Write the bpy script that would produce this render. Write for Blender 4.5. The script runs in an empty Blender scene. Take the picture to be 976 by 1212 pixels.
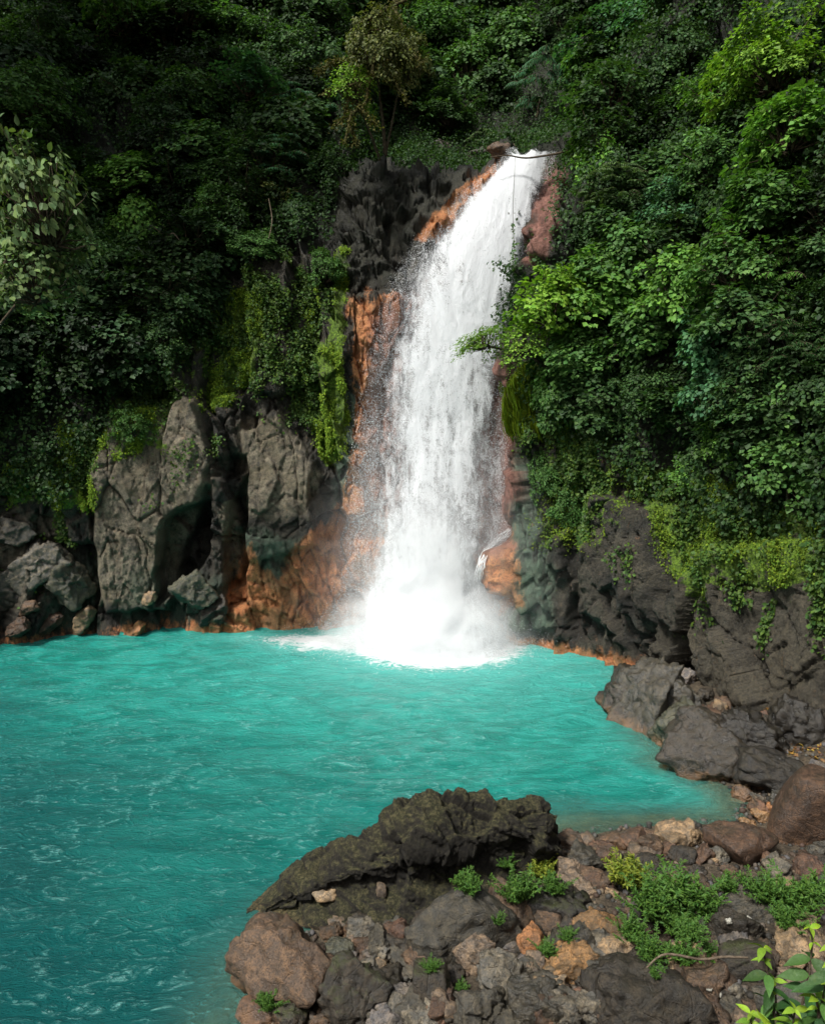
import bpy, bmesh, math, random
import numpy as np
from mathutils import Vector, Matrix
from mathutils.bvhtree import BVHTree
rng = np.random.default_rng(7); random.seed(7)
scene = bpy.context.scene
COL = scene.collection
R = math.radians

# ------------------------------------------------------------------ camera
CAM = np.array([0., 0., 10.]); PITCH = math.atan(126/900.); F = 900.
cp, sp = math.cos(PITCH), math.sin(PITCH)
cam = bpy.data.cameras.new('camera'); camo = bpy.data.objects.new('camera', cam); COL.objects.link(camo)
camo.location = CAM; camo.rotation_euler = (math.pi/2-PITCH, 0, 0)
cam.sensor_fit = 'VERTICAL'; cam.sensor_height = 36; cam.lens = 36*F/1212; cam.clip_end = 1000; cam.clip_start = .05
scene.camera = camo

def ray(px, py):
    a = (px-488)/F; v = (606-py)/F
    return np.array([a, cp+v*sp, -sp+v*cp])
def project(P):
    d = P-CAM
    dep = d[..., 1]*cp-d[..., 2]*sp
    up = d[..., 1]*sp+d[..., 2]*cp
    dep = np.where(dep < .1, .1, dep)
    return 488+F*d[..., 0]/dep, 606-F*up/dep, dep
def at_z(px, py, z=0.):
    d = ray(px, py); t = (z-CAM[2])/d[2]; return CAM+d*t
def at_y(px, py, y):
    d = ray(px, py); return CAM+d*(y/d[1])

# ------------------------------------------------------------------ noise
def hash3(ix, iy, iz, s=0):
    h = (ix.astype(np.int64)*374761393+iy.astype(np.int64)*668265263+iz.astype(np.int64)*2147483647+s*1274126177) & 0xffffffff
    h = ((h ^ (h >> 13))*1274126177) & 0xffffffff
    h = ((h ^ (h >> 16))*2246822519) & 0xffffffff
    return ((h ^ (h >> 15)) & 0xffffff)/float(0xffffff)
def vnoise(P, s=0):
    i = np.floor(P); f = P-i; f = f*f*(3-2*f); i = i.astype(np.int64)
    x, y, z = i[..., 0], i[..., 1], i[..., 2]; fx, fy, fz = f[..., 0], f[..., 1], f[..., 2]
    def L(a, b, t): return a+(b-a)*t
    return L(L(L(hash3(x, y, z, s), hash3(x+1, y, z, s), fx), L(hash3(x, y+1, z, s), hash3(x+1, y+1, z, s), fx), fy),
             L(L(hash3(x, y, z+1, s), hash3(x+1, y, z+1, s), fx), L(hash3(x, y+1, z+1, s), hash3(x+1, y+1, z+1, s), fx), fy), fz)*2-1
def fbm(P, o=4, s=0, ridged=False):
    r = 0; a = 1; t = 0
    for k in range(o):
        n = vnoise(P*(2.03**k)+k*17.3, s+k)
        r = r+a*((1-2*np.abs(n)) if ridged else n); t += a; a *= .5
    return r/t
def cells(a, b, ca, cb, s=0):
    """voronoi in 2D, returns d1, d2 and the nearest cell's offset, tilt and local coords"""
    A = a/ca; B = b/cb; ia = np.floor(A).astype(np.int64); ib = np.floor(B).astype(np.int64)
    d1 = np.full(A.shape, 9.); d2 = np.full(A.shape, 9.)
    r0 = np.zeros(A.shape); r1 = np.zeros(A.shape); r2 = np.zeros(A.shape); la = np.zeros(A.shape); lb = np.zeros(A.shape)
    z = np.zeros_like(ia)
    for da in (-1, 0, 1):
        for db in (-1, 0, 1):
            x = ia+da; y = ib+db
            qx = x+hash3(x, y, z, s)*.9+.05; qy = y+hash3(x, y, z+1, s)*.9+.05
            d = np.hypot(A-qx, B-qy)
            m = d < d1
            d2 = np.where(m, d1, np.minimum(d2, d)); d1 = np.where(m, d, d1)
            r0 = np.where(m, hash3(x, y, z+2, s), r0); r1 = np.where(m, hash3(x, y, z+3, s), r1); r2 = np.where(m, hash3(x, y, z+4, s), r2)
            la = np.where(m, (A-qx), la); lb = np.where(m, (B-qy), lb)
    return d2-d1, r0*2-1, r1*2-1, r2*2-1, la, lb
def facets(a, b, ca, cb, s=0, tilt=1., crack=.12, cw=.06):
    e, r0, r1, r2, la, lb = cells(a, b, ca, cb, s)
    return r0*.5+tilt*(r1*la+r2*lb)-crack*np.clip(1-e/cw, 0, 1)
def facet3(P, s=0, tilt=1.):
    I = np.floor(P).astype(np.int64); best = np.full(P.shape[:-1], 9.); val = np.zeros(P.shape[:-1])
    for a in (-1, 0, 1):
        for b in (-1, 0, 1):
            for c in (-1, 0, 1):
                x = I[..., 0]+a; y = I[..., 1]+b; z = I[..., 2]+c
                q = np.stack([x+hash3(x, y, z, s), y+hash3(x, y, z, s+1), z+hash3(x, y, z, s+2)], -1); d_ = P-q; d = (d_**2).sum(-1); m = d < best
                v = (hash3(x, y, z, s+3)-.5)+tilt*((hash3(x, y, z, s+4)*2-1)*d_[..., 0]+(hash3(x, y, z, s+5)*2-1)*d_[..., 1]+(hash3(x, y, z, s+6)*2-1)*d_[..., 2])
                best = np.where(m, d, best); val = np.where(m, v, val)
    return val
def sstep(a, b, x):
    t = np.clip((x-a)/(b-a), 0, 1); return t*t*(3-2*t)
def polymask(px, py, poly, feather=8.):
    """1 inside, falling to 0 over `feather` outside"""
    n = len(poly); inside = np.zeros(px.shape, bool); dist = np.full(px.shape, 1e9)
    for i in range(n):
        x0, y0 = poly[i]; x1, y1 = poly[(i+1) % n]
        c = ((y0 > py) != (y1 > py)) & (px < (x1-x0)*(py-y0)/((y1-y0) if y1 != y0 else 1e-9)+x0)
        inside ^= c
        L2 = (x1-x0)**2+(y1-y0)**2+1e-9
        t = np.clip(((px-x0)*(x1-x0)+(py-y0)*(y1-y0))/L2, 0, 1)
        dist = np.minimum(dist, np.hypot(px-x0-t*(x1-x0), py-y0-t*(y1-y0)))
    sd = np.where(inside, dist, -dist)
    return sstep(-feather, feather*.5, sd)

# ------------------------------------------------------------------ mesh helpers
def mesh_np(name, V, Fc, smooth=True, attrs=None):
    V = np.asarray(V, np.float32); Fc = np.asarray(Fc, np.int32); k = Fc.shape[1]
    me = bpy.data.meshes.new(name)
    me.vertices.add(len(V)); me.vertices.foreach_set('co', V.ravel())
    me.loops.add(Fc.size); me.loops.foreach_set('vertex_index', Fc.ravel())
    me.polygons.add(len(Fc)); me.polygons.foreach_set('loop_start', np.arange(0, Fc.size, k, dtype=np.int32))
    me.update(calc_edges=True)
    if smooth: me.polygons.foreach_set('use_smooth', np.ones(len(Fc), bool))
    for an, arr in (attrs or {}).items():
        arr = np.asarray(arr, np.float32)
        if arr.ndim == 1:
            me.attributes.new(an, 'FLOAT', 'POINT').data.foreach_set('value', arr)
        else:
            a4 = np.ones((len(V), 4), np.float32); a4[:, :3] = arr
            me.attributes.new(an, 'FLOAT_COLOR', 'POINT').data.foreach_set('color', a4.ravel())
    return me
def link(name, me, mat=None, parent=None, loc=None, color=None):
    o = bpy.data.objects.new(name, me); COL.objects.link(o)
    if mat and me and not me.materials: me.materials.append(mat)
    if parent: o.parent = parent
    if loc is not None: o.location = [float(c) for c in loc]
    if color: o.color = (*color, 1)
    return o
def tag(o, label=None, cat=None, group=None, kind=None):
    if label: o['label'] = label
    if cat: o['category'] = cat
    if group: o['group'] = group
    if kind: o['kind'] = kind
    return o
def gridfaces(nr, nc, wrap=False):
    i = np.arange(nr-1)[:, None]; j = np.arange(nc if wrap else nc-1)[None, :]
    a = i*nc+j; b = i*nc+(j+1) % nc; c = (i+1)*nc+(j+1) % nc; d = (i+1)*nc+j
    return np.stack([a, b, c, d], -1).reshape(-1, 4)
class Geo:
    """collects tubes into one mesh"""
    def __init__(s): s.V = []; s.F = []; s.n = 0
    def tube(s, pts, rad, sides=7):
        pts = np.asarray(pts, float); n = len(pts)
        rad = np.interp(np.linspace(0, 1, n), np.linspace(0, 1, len(rad)), rad)
        T = np.gradient(pts, axis=0); T /= np.linalg.norm(T, axis=1)[:, None]+1e-9
        up = np.array([0.13, .21, 1.]) if abs(T[0][2]) < .9 else np.array([1., .2, .1])
        A = np.cross(T, up); A /= np.linalg.norm(A, axis=1)[:, None]+1e-9; B = np.cross(T, A)
        th = np.linspace(0, 2*math.pi, sides, endpoint=False)
        ring = pts[:, None]+rad[:, None, None]*(A[:, None]*np.cos(th)[None, :, None]+B[:, None]*np.sin(th)[None, :, None])
        s.V.append(ring.reshape(-1, 3)); s.F.append(gridfaces(n, sides, True)+s.n); s.n += n*sides
    def mesh(s, name): return mesh_np(name, np.concatenate(s.V), np.concatenate(s.F))
def wander(a, b, n=8, amp=.1):
    a = np.array(a, float); b = np.array(b, float); t = np.linspace(0, 1, n)[:, None]
    L = np.linalg.norm(b-a); off = rng.normal(0, amp*L, (n, 3)); off[0] = 0; off[-1] = 0
    off[1:-1] = (off[:-2]+off[1:-1]*2+off[2:])/4
    return a+(b-a)*t+off

# ------------------------------------------------------------------ materials
def newmat(name):
    m = bpy.data.materials.new(name); m.use_nodes = True; nt = m.node_tree; nt.nodes.clear()
    return m, nt
class N:
    def __init__(s, nt): s.nt = nt
    def n(s, t, **k):
        nd = s.nt.nodes.new(t)
        for a, v in k.items(): setattr(nd, a, v)
        return nd
    def put(s, sock, v):
        if isinstance(v, bpy.types.NodeSocket): s.nt.links.new(v, sock)
        elif v is not None:
            if sock.type == 'RGBA' and len(v) == 3: v = (*v, 1)
            sock.default_value = v
    def math(s, op, a, b=None, c=None, clamp=False):
        nd = s.n('ShaderNodeMath', operation=op, use_clamp=clamp); s.put(nd.inputs[0], a)
        if b is not None: s.put(nd.inputs[1], b)
        if c is not None: s.put(nd.inputs[2], c)
        return nd.outputs[0]
    def mix(s, f, a, b, mode='MIX'):
        nd = s.n('ShaderNodeMix', data_type='RGBA', blend_type=mode)
        s.put(nd.inputs[0], f); s.put(nd.inputs[6], a); s.put(nd.inputs[7], b); return nd.outputs[2]
    def noise(s, vec, scale, detail=5, rough=.6, dist=0.):
        nd = s.n('ShaderNodeTexNoise'); s.put(nd.inputs['Vector'], vec); nd.inputs['Scale'].default_value = scale
        nd.inputs['Detail'].default_value = detail; nd.inputs['Roughness'].default_value = rough; nd.inputs['Distortion'].default_value = dist
        return nd.outputs[0]
    def vor(s, vec, scale, feature='F1'):
        nd = s.n('ShaderNodeTexVoronoi', feature=feature); s.put(nd.inputs['Vector'], vec); nd.inputs['Scale'].default_value = scale
        return nd.outputs['Distance']
    def ramp(s, f, lo, hi, a=0., b=1.):
        nd = s.n('ShaderNodeMapRange', interpolation_type='SMOOTHSTEP'); s.put(nd.inputs[0], f)
        nd.inputs[1].default_value = lo; nd.inputs[2].default_value = hi; nd.inputs[3].default_value = a; nd.inputs[4].default_value = b
        return nd.outputs[0]
    def attr(s, name, out='Fac'): return s.n('ShaderNodeAttribute', attribute_name=name).outputs[out]
    def sep(s, c):
        nd = s.n('ShaderNodeSeparateXYZ'); s.put(nd.inputs[0], c); return nd.outputs
    def bump(s, h, strength=.5, dist=.05, normal=None):
        nd = s.n('ShaderNodeBump'); nd.inputs['Strength'].default_value = strength; nd.inputs['Distance'].default_value = dist
        s.put(nd.inputs['Height'], h)
        if normal: s.put(nd.inputs['Normal'], normal)
        return nd.outputs[0]
    def pbsdf(s, col, rough=.8, spec=.3, normal=None, **k):
        nd = s.n('ShaderNodeBsdfPrincipled'); s.put(nd.inputs['Base Color'], col); s.put(nd.inputs['Roughness'], rough)
        s.put(nd.inputs['Specular IOR Level'], spec)
        if normal: s.put(nd.inputs['Normal'], normal)
        for a, v in k.items(): s.put(nd.inputs[a], v)
        return nd.outputs[0]
    def out(s, sh, vol=None):
        o = s.n('ShaderNodeOutputMaterial')
        if sh: s.nt.links.new(sh, o.inputs[0])
        if vol: s.nt.links.new(vol, o.inputs[1])

def mat_cliff():
    m, nt = newmat('cliff_rock'); g = N(nt)
    pos = g.n('ShaderNodeNewGeometry').outputs['Position']
    mp = g.n('ShaderNodeMapping'); g.put(mp.inputs[0], pos); mp.inputs['Scale'].default_value = (1, 1, .35)
    nbig = g.noise(pos, .6, 6, .65, .4); nmid = g.noise(pos, 2.6, 7, .7); nfine = g.noise(pos, 13, 6, .75); streak = g.noise(mp.outputs[0], 3.2, 6, .7, .3)
    base = g.mix(g.ramp(nbig, .35, .65), (.017, .016, .012), (.066, .058, .040))
    nsp = g.noise(pos, 32, 4, .85); base = g.mix(g.ramp(nfine, .42, .56), g.mix(.7, base, (.010, .010, .009)), base); base = g.mix(g.ramp(nsp, .56, .70, 0, .6), base, (.19, .18, .155))
    light = g.attr('light'); green = g.attr('green'); orange = g.attr('orange'); moss = g.attr('moss'); soil = g.attr('soil'); brown = g.attr('brown')
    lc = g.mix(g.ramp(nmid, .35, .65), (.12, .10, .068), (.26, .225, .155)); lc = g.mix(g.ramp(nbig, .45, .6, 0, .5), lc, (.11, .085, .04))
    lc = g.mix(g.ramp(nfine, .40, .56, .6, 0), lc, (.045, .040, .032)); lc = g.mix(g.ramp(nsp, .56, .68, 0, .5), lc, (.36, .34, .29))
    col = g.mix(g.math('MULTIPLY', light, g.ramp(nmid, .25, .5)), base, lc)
    col = g.mix(g.math('MULTIPLY', green, g.ramp(streak, .3, .6)), col, g.mix(nfine, (.05, .085, .055), (.12, .17, .12)))
    oc = g.mix(g.ramp(nmid, .3, .7), (.40, .13, .04), (.62, .29, .12))
    oc = g.mix(g.ramp(nfine, .46, .62, 0, .75), oc, (.11, .045, .02)); oc = g.mix(g.ramp(nbig, .5, .62, 0, .55), oc, (.13, .10, .05))
    col = g.mix(g.math('MULTIPLY', g.ramp(g.math('ADD', orange, g.math('ADD', g.math('MULTIPLY', g.math('SUBTRACT', streak, .5), 2.6), g.math('MULTIPLY', g.math('SUBTRACT', nfine, .5), 1.6))), .3, .9), .92), col, oc)
    col = g.mix(g.math('MULTIPLY', brown, g.ramp(streak, .2, .5)), col, g.mix(g.ramp(streak, .35, .65), (.085, .034, .024), (.25, .12, .09)))
    mc = g.mix(g.ramp(nfine, .35, .65), (.03, .06, .008), (.15, .25, .02))
    col = g.mix(g.ramp(g.math('ADD', moss, g.math('MULTIPLY', g.math('SUBTRACT', nmid, .5), 3.2)), .5, .8), col, mc)
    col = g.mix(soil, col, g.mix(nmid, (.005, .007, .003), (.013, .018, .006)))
    nx = g.noise(pos, 40, 4, .8); h = g.math('ADD', g.math('ADD', g.math('MULTIPLY', nmid, .8), g.math('MULTIPLY', nfine, .5)), g.math('MULTIPLY', nx, .18))
    rough = g.ramp(nmid, .3, .7, .32, .8)
    g.out(g.pbsdf(col, rough, .35, g.bump(h, .9, .22)))
    return m
def mat_rock(name='boulder_rock', mossy=0., wet=False):
    m, nt = newmat(name); g = N(nt)
    geo = g.n('ShaderNodeNewGeometry'); pos = geo.outputs['Position']
    oi = g.n('ShaderNodeObjectInfo'); c = oi.outputs['Color']
    nb = g.noise(pos, 1.7, 5, .6, .5); nm = g.noise(pos, 6, 7, .72, .3); nf = g.noise(pos, 30, 5, .75)
    col = g.mix(g.ramp(nb, .35, .65, 0, .75), c, g.mix(1, c, (.42, .40, .40), 'MULTIPLY'))
    nz0 = g.sep(geo.outputs['Normal'])[2]; col = g.mix(g.ramp(nm, .40, .66, 0, .8), col, g.mix(1, c, (2.3, 1.95, 1.5), 'MULTIPLY'))
    col = g.mix(g.ramp(g.noise(pos, 60, 4, .8), .55, .72, 0, .55), col, g.mix(1, c, (2.2, 2.1, 1.9), 'MULTIPLY')); col = g.mix(g.ramp(nf, .46, .66, 0, .85), col, g.mix(1, c, (.25, .24, .22), 'MULTIPLY'))
    vein = g.vor(pos, 2.3, 'DISTANCE_TO_EDGE')
    z = g.sep(pos)[2]
    rust = g.math('MULTIPLY', g.ramp(g.math('ADD', z, g.math('MULTIPLY', nm, -.9)), -.42, -.08, .8, 0.), g.ramp(nb, .4, .6, .35, 1))
    col = g.mix(rust, col, g.mix(nf, (.10, .05, .022), (.28, .15, .07)))
    nz = g.sep(geo.outputs['Normal'])[2]
    dirt = g.math('MULTIPLY', g.ramp(nz, -.2, .8), g.ramp(nb, .45, .62))
    col = g.mix(g.math('MULTIPLY', dirt, .35), col, (.035, .03, .016))
    if mossy:
        mf = g.ramp(g.math('ADD', g.math('MULTIPLY', nz, .3), g.noise(pos, 3.5, 7, .8)), .68, .9)
        col = g.mix(mf, col, g.mix(g.ramp(nf, .35, .65), (.016, .02, .006), (.055, .06, .022)))
    h = g.math('ADD', g.math('ADD', g.math('MULTIPLY', nm, 1.), g.math('MULTIPLY', nf, .3)), g.math('MULTIPLY', g.ramp(vein, 0, .03), .12))
    g.out(g.pbsdf(col, g.ramp(nm, .3, .7, .22 if wet else .36, .5 if wet else .72), .55 if wet else .42, g.bump(h, .85, .07)))
    return m
def mat_leaf(name, trans=.3, rough=.55, spec=.2, veins=False):
    m, nt = newmat(name); g = N(nt)
    oi = g.n('ShaderNodeObjectInfo'); t = g.attr('tint', 'Color')
    col = g.mix(1, oi.outputs['Color'], t, 'MULTIPLY')
    nrm = None
    if veins:
        pos = g.n('ShaderNodeNewGeometry').outputs['Position']; n1 = g.noise(pos, 45, 5, .7, .6); n2 = g.noise(pos, 14, 4, .6); nrm = g.bump(n1, .5, .01)
        col = g.mix(g.ramp(n1, .42, .6, 0, .35), col, g.mix(1, col, (.5, .55, .5), 'MULTIPLY')); col = g.mix(g.ramp(n2, .56, .7, 0, .5), col, g.mix(1, col, (1.6, 1.2, .5), 'MULTIPLY')); rough = g.ramp(n1, .3, .7, .4, .7)
    p = g.pbsdf(col, rough, spec, nrm)
    tr = g.n('ShaderNodeBsdfTranslucent'); g.put(tr.inputs[0], g.mix(1, col, (1.3, 1.5, .6), 'MULTIPLY'))
    mx = g.n('ShaderNodeMixShader'); mx.inputs[0].default_value = trans
    nt.links.new(p, mx.inputs[1]); nt.links.new(tr.outputs[0], mx.inputs[2]); g.out(mx.outputs[0]); return m
def mat_bark(name='bark', a=(.03, .022, .014), b=(.09, .07, .045)):
    m, nt = newmat(name); g = N(nt); pos = g.n('ShaderNodeNewGeometry').outputs['Position']
    n1 = g.noise(pos, 9, 6, .7); g.out(g.pbsdf(g.mix(g.ramp(n1, .35, .65), a, b), .9, .2, g.bump(n1, .8, .05))); return m

M_CLIFF = mat_cliff(); M_ROCK = mat_rock(); M_MOSSY = mat_rock('mossy_rock', .75); M_WET = mat_rock('wet_rock', 0, True)
def mat_crust():
    m, nt = newmat('crusted_rock'); g = N(nt); geo = g.n('ShaderNodeNewGeometry'); pos = geo.outputs['Position']; nz = g.sep(geo.outputs['Normal'])[2]
    n1 = g.noise(pos, 2.2, 6, .75, .4); n2 = g.noise(pos, 14, 6, .8); n3 = g.noise(pos, 45, 4, .8)
    col = g.mix(g.ramp(n2, .35, .7), (.008, .007, .006), (.032, .028, .018))
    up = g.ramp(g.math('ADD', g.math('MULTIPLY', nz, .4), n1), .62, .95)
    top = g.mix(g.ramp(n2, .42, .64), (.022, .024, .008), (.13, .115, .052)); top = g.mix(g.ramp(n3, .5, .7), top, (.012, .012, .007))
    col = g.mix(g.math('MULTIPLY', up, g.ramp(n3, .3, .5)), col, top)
    z = g.sep(pos)[2]; col = g.mix(g.ramp(g.math('ADD', z, g.math('MULTIPLY', n2, -.5)), -.42, -.12, .7, 0), col, (.26, .17, .08))
    g.out(g.pbsdf(col, .75, .3, g.bump(g.math('ADD', g.math('MULTIPLY', n1, .6), g.math('ADD', g.math('MULTIPLY', n2, .6), g.math('MULTIPLY', n3, .25))), 1., .12))); return m
M_CRUST = mat_crust()
M_LEAF = mat_leaf('leaf'); M_LEAF2 = mat_leaf('glossy_leaf', .25, .55, .15); M_BROADLEAF = mat_leaf('broad_leaf', .25, .5, .3, True); M_MOSSLEAF = mat_leaf('moss_fibre', .3, .8, .1)
M_BARK = mat_bark(); M_MOSSBARK = mat_bark('mossy_bark', (.035, .032, .012), (.10, .085, .03)); M_TWIG = mat_bark('pale_twig', (.08, .06, .04), (.18, .14, .10))

# ------------------------------------------------------------------ cliff
FOOT = np.array([(-45, 2), (-29, 20), (-17.5, 30.6), (-14, 32.2), (-10.9, 32.9), (-7.2, 33.2), (-4.1, 33.5), (-2.2, 33.8), (.4, 34.1), (3.1, 33.9),
                 (4.0, 32.9), (4.4, 31.2), (6.9, 29.6), (8.6, 27.6), (10.0, 24.6), (11.6, 21.6), (13.6, 17), (17, 9), (24, -8)], float)
DIR = np.array([(-1, .1), (-.85, .5), (-.45, .85), (-.2, 1), (0, 1), (0, 1), (0, 1), (0, 1), (0, 1), (.15, 1), (.85, .5), (.85, .5), (.7, .7), (.85, .5),
                (.9, .4), (.95, .3), (1, .2), (1, 0), (1, 0)], float)
DIR /= np.linalg.norm(DIR, axis=1)[:, None]
LEV = np.array([-3, 0, 6, 12, 16, 21, 22.5, 28, 40, 62.])
SL = [-.4, 0, .4, 1.2, 2.6, 6, 7, 11, 20, 34]; SM = [-.3, 0, .5, 1.2, 2., 3.2, 9, 22, 32, 45]; SR = [-.3, 0, .2, .8, 1.8, 4.5, 5.2, 8.5, 15, 27]
SB = np.array([SL, SL, SL, SL, SL, SL, [-.4, 0, .4, 1.2, 2.4, 5, 7, 14, 24, 38], SM, SM, SM, [-.3, 0, .2, .8, 1.7, 3.4, 4.5, 12, 22, 35], [-.3, 0, .2, .6, 1.6, 4.2, 5, 9, 17, 30]]+[SR]*7, float)
def catmull(P, t):
    n = len(P); i = np.clip(np.floor(t).astype(int), 0, n-2); f = (t-i)[:, None]
    p0 = P[np.clip(i-1, 0, n-1)]; p1 = P[i]; p2 = P[i+1]; p3 = P[np.clip(i+2, 0, n-1)]
    return .5*(2*p1+(p2-p0)*f+(2*p0-5*p1+4*p2-p3)*f**2+(3*p1-p0-3*p2+p3)*f**3)
tt = np.concatenate([np.linspace(0, 1.6, 40, endpoint=False), np.linspace(1.6, 16.2, 1000), np.linspace(16.2, 18, 20)[1:]])
zz = np.concatenate([np.arange(-3, 0, .3), np.arange(0, 17, .075), np.arange(17, 24, .12), np.arange(24, 36, .35), np.linspace(36, 62, 24)])
foot = catmull(FOOT, tt); dr = catmull(DIR, tt); dr /= np.linalg.norm(dr, axis=1)[:, None]; sbk = catmull(SB, tt)
arc = np.concatenate([[0], np.cumsum(np.linalg.norm(np.diff(foot, axis=0), axis=1))])
S = np.stack([np.interp(zz, LEV, sbk[i]) for i in range(len(tt))], 1)          # rows z, cols t
k = np.ones(9)/9
S = np.apply_along_axis(lambda c: np.convolve(np.pad(c, 4, 'edge'), k, 'valid'), 0, S)
P0 = np.zeros(S.shape+(3,)); P0[..., :2] = foot[None]+dr[None]*S[..., None]; P0[..., 2] = zz[:, None]
du = np.gradient(P0, axis=1); dv = np.gradient(P0, axis=0)
Nn = np.cross(du, dv); Nn /= np.linalg.norm(Nn, axis=-1)[..., None]+1e-9
flip = np.sum(Nn[..., :2]*dr[None], -1) > 0; Nn[flip] *= -1                         # outward, towards the pool
px0, py0, dep0 = project(P0)
A2 = np.broadcast_to(arc[None], S.shape); Z2 = P0[..., 2]
wa = A2+fbm(P0*.35, 3, 5)*.8+Z2*.14; wz = Z2+fbm(P0*.35, 3, 9)*.9-A2*.10
wqx = px0+fbm(P0*.5, 3, 31)*14; wqy = py0+fbm(P0*.5, 3, 32)*14
PM = lambda poly, f=8.: polymask(wqx, wqy, poly, f)
faceL = PM([(106, 560), (130, 495), (240, 470), (250, 570), (218, 640), (200, 720), (125, 720)], 6)
faceM = PM([(283, 510), (335, 490), (372, 560), (368, 640), (300, 660), (285, 600)], 6)
boulR = PM([(690, 590), (790, 600), (800, 700), (770, 770), (700, 720)], 10); boulR2 = PM([(800, 720), (860, 640), (1000, 640), (1010, 850), (860, 850)], 10)
smoothz = np.clip(faceL+faceM*.8+boulR*.5+boulR2*.7, 0, 1)
D = facets(wa, wz, 2.3, 5.6, 1, 1.2, .35, .03)*1.1*(1-.5*smoothz)+facets(wa, wz, .8, 2.3, 2, 1.3, .35, .05)*.5*(1-.75*smoothz)
D += facets(wa, wz, .36, .55, 3, 1.2, .2, .08)*.17*(1-.7*smoothz)+fbm(P0*1.2, 4, 12)*.06*(1-.5*smoothz)+fbm(P0*5, 4, 14)*.035+facet3(P0*np.array([1.3, 1.3, .6]), 15, 1.2)*.20*(1-.75*smoothz)+facet3(P0*3.2, 16, 1.2)*.06*(1-.5*smoothz)
D += faceL*1.0+faceM*.7+boulR*.9+boulR2*.9
# cracks running over the smooth faces
cr = cells(wa, wz, 1.5, 3.2, 21)[0]; D -= smoothz*np.clip(1-cr/.022, 0, 1)*.16
D -= PM([(198, 612), (252, 590), (252, 645), (228, 690), (186, 712)], 4)*2.2
D -= PM([(274, 590), (292, 558), (288, 690), (268, 700)], 4)*1.3
D -= PM([(255, 545), (285, 535), (292, 555), (255, 560)], 4)*.8
D += PM([(255, 470), (280, 470), (282, 690), (255, 690)], 6)*.6
D -= PM([(725, 700), (745, 690), (800, 800), (775, 800)], 5)*.6
D -= PM([(675, 600), (692, 560), (700, 640), (680, 760)], 5)*.8
D += PM([(610, 560), (640, 560), (650, 745), (612, 745)], 8)*.5
D -= PM([(415, 470), (600, 470), (600, 760), (415, 760)], 20)*.2
D += PM([(575, 650), (608, 636), (610, 700), (585, 715)], 6)*.9
D += PM([(415, 350), (482, 355), (470, 400), (430, 470)], 6)*.5
D += PM([(490, 270), (550, 215), (600, 190), (560, 240), (510, 300)], 6)*.6
upr = PM([(385, 340), (395, 180), (480, 160), (610, 165), (500, 290), (430, 345)], 12); rst = PM([(556, 380), (616, 380), (616, 640), (556, 640)], 10)
D = D*(1-.5*upr)+upr*(facet3(P0*np.array([.7, .7, .9]), 18, 1.2)*.5+facet3(P0*np.array([1.8, 1.8, 2.4]), 19, 1.2)*.16-.2)
D *= 1-.7*rst
D *= .35+.65*sstep(-.3, 1.3, Z2)
D *= np.clip(1-(Z2-28)/20, .3, 1)
D *= np.where((A2 < 5) | (Z2 < -1), .5, 1)
PC = P0+Nn*D[..., None]
pxc, pyc, depc = project(PC)
wx = pxc+fbm(PC*.9, 4, 41)*16; wy = pyc+fbm(PC*.9, 4, 42)*16
QM = lambda poly, f=10.: polymask(wx, wy, poly, f)
orange = np.maximum.reduce([QM([(268, 748), (285, 650), (330, 695), (350, 650), (385, 620), (410, 600), (425, 530), (445, 560), (445, 760), (268, 760)], 14),
    QM([(415, 350), (440, 352), (484, 358), (470, 410), (440, 480), (415, 450)], 6), QM([(412, 534), (438, 534), (438, 562), (412, 562)], 5), QM([(560, 600), (608, 600), (612, 720), (575, 720)], 12)*.8,
    QM([(497, 278), (545, 222), (600, 190), (600, 205), (520, 288)], 6), QM([(560, 655), (605, 632), (610, 705), (590, 725)], 8),
    QM([(414, 350), (475, 350), (462, 560), (445, 660), (415, 640), (424, 500)], 9)*.95, QM([(150, 738), (172, 738), (172, 752), (148, 752)], 4)])
shorez = sstep(.75, .1, Z2+fbm(PC*1.3, 3, 44)*.35)
orange = np.maximum(orange, shorez*np.where((pxc > 600) & (pxc < 760), 1., np.where((pxc > 225), 1., .62)))
brown = np.maximum.reduce([QM([(556, 430), (606, 430), (608, 650), (570, 655)], 8), QM([(612, 300), (640, 215), (664, 180), (664, 270), (640, 310)], 6), QM([(440, 380), (560, 300), (560, 640), (440, 600)], 20)*.8])
green = np.maximum.reduce([QM([(604, 520), (640, 560), (655, 750), (600, 750)], 10), QM([(400, 470), (424, 460), (420, 620), (400, 620)], 8), QM([(285, 630), (365, 640), (350, 700), (295, 690)], 10)*.9, QM([(60, 650), (115, 660), (115, 740), (60, 740)], 10)*.6,
    QM([(150, 680), (290, 680), (290, 740), (150, 740)], 12)*.4])
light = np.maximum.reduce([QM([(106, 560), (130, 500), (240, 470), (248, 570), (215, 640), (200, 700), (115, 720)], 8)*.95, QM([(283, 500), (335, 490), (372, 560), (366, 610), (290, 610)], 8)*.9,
    QM([(262, 600), (280, 590), (282, 680), (262, 680)], 5), QM([(0, 610), (90, 620), (70, 700), (0, 730)], 12)*.5, QM([(790, 720), (860, 650), (976, 650), (976, 850), (850, 830)], 16)*.2])
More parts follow.
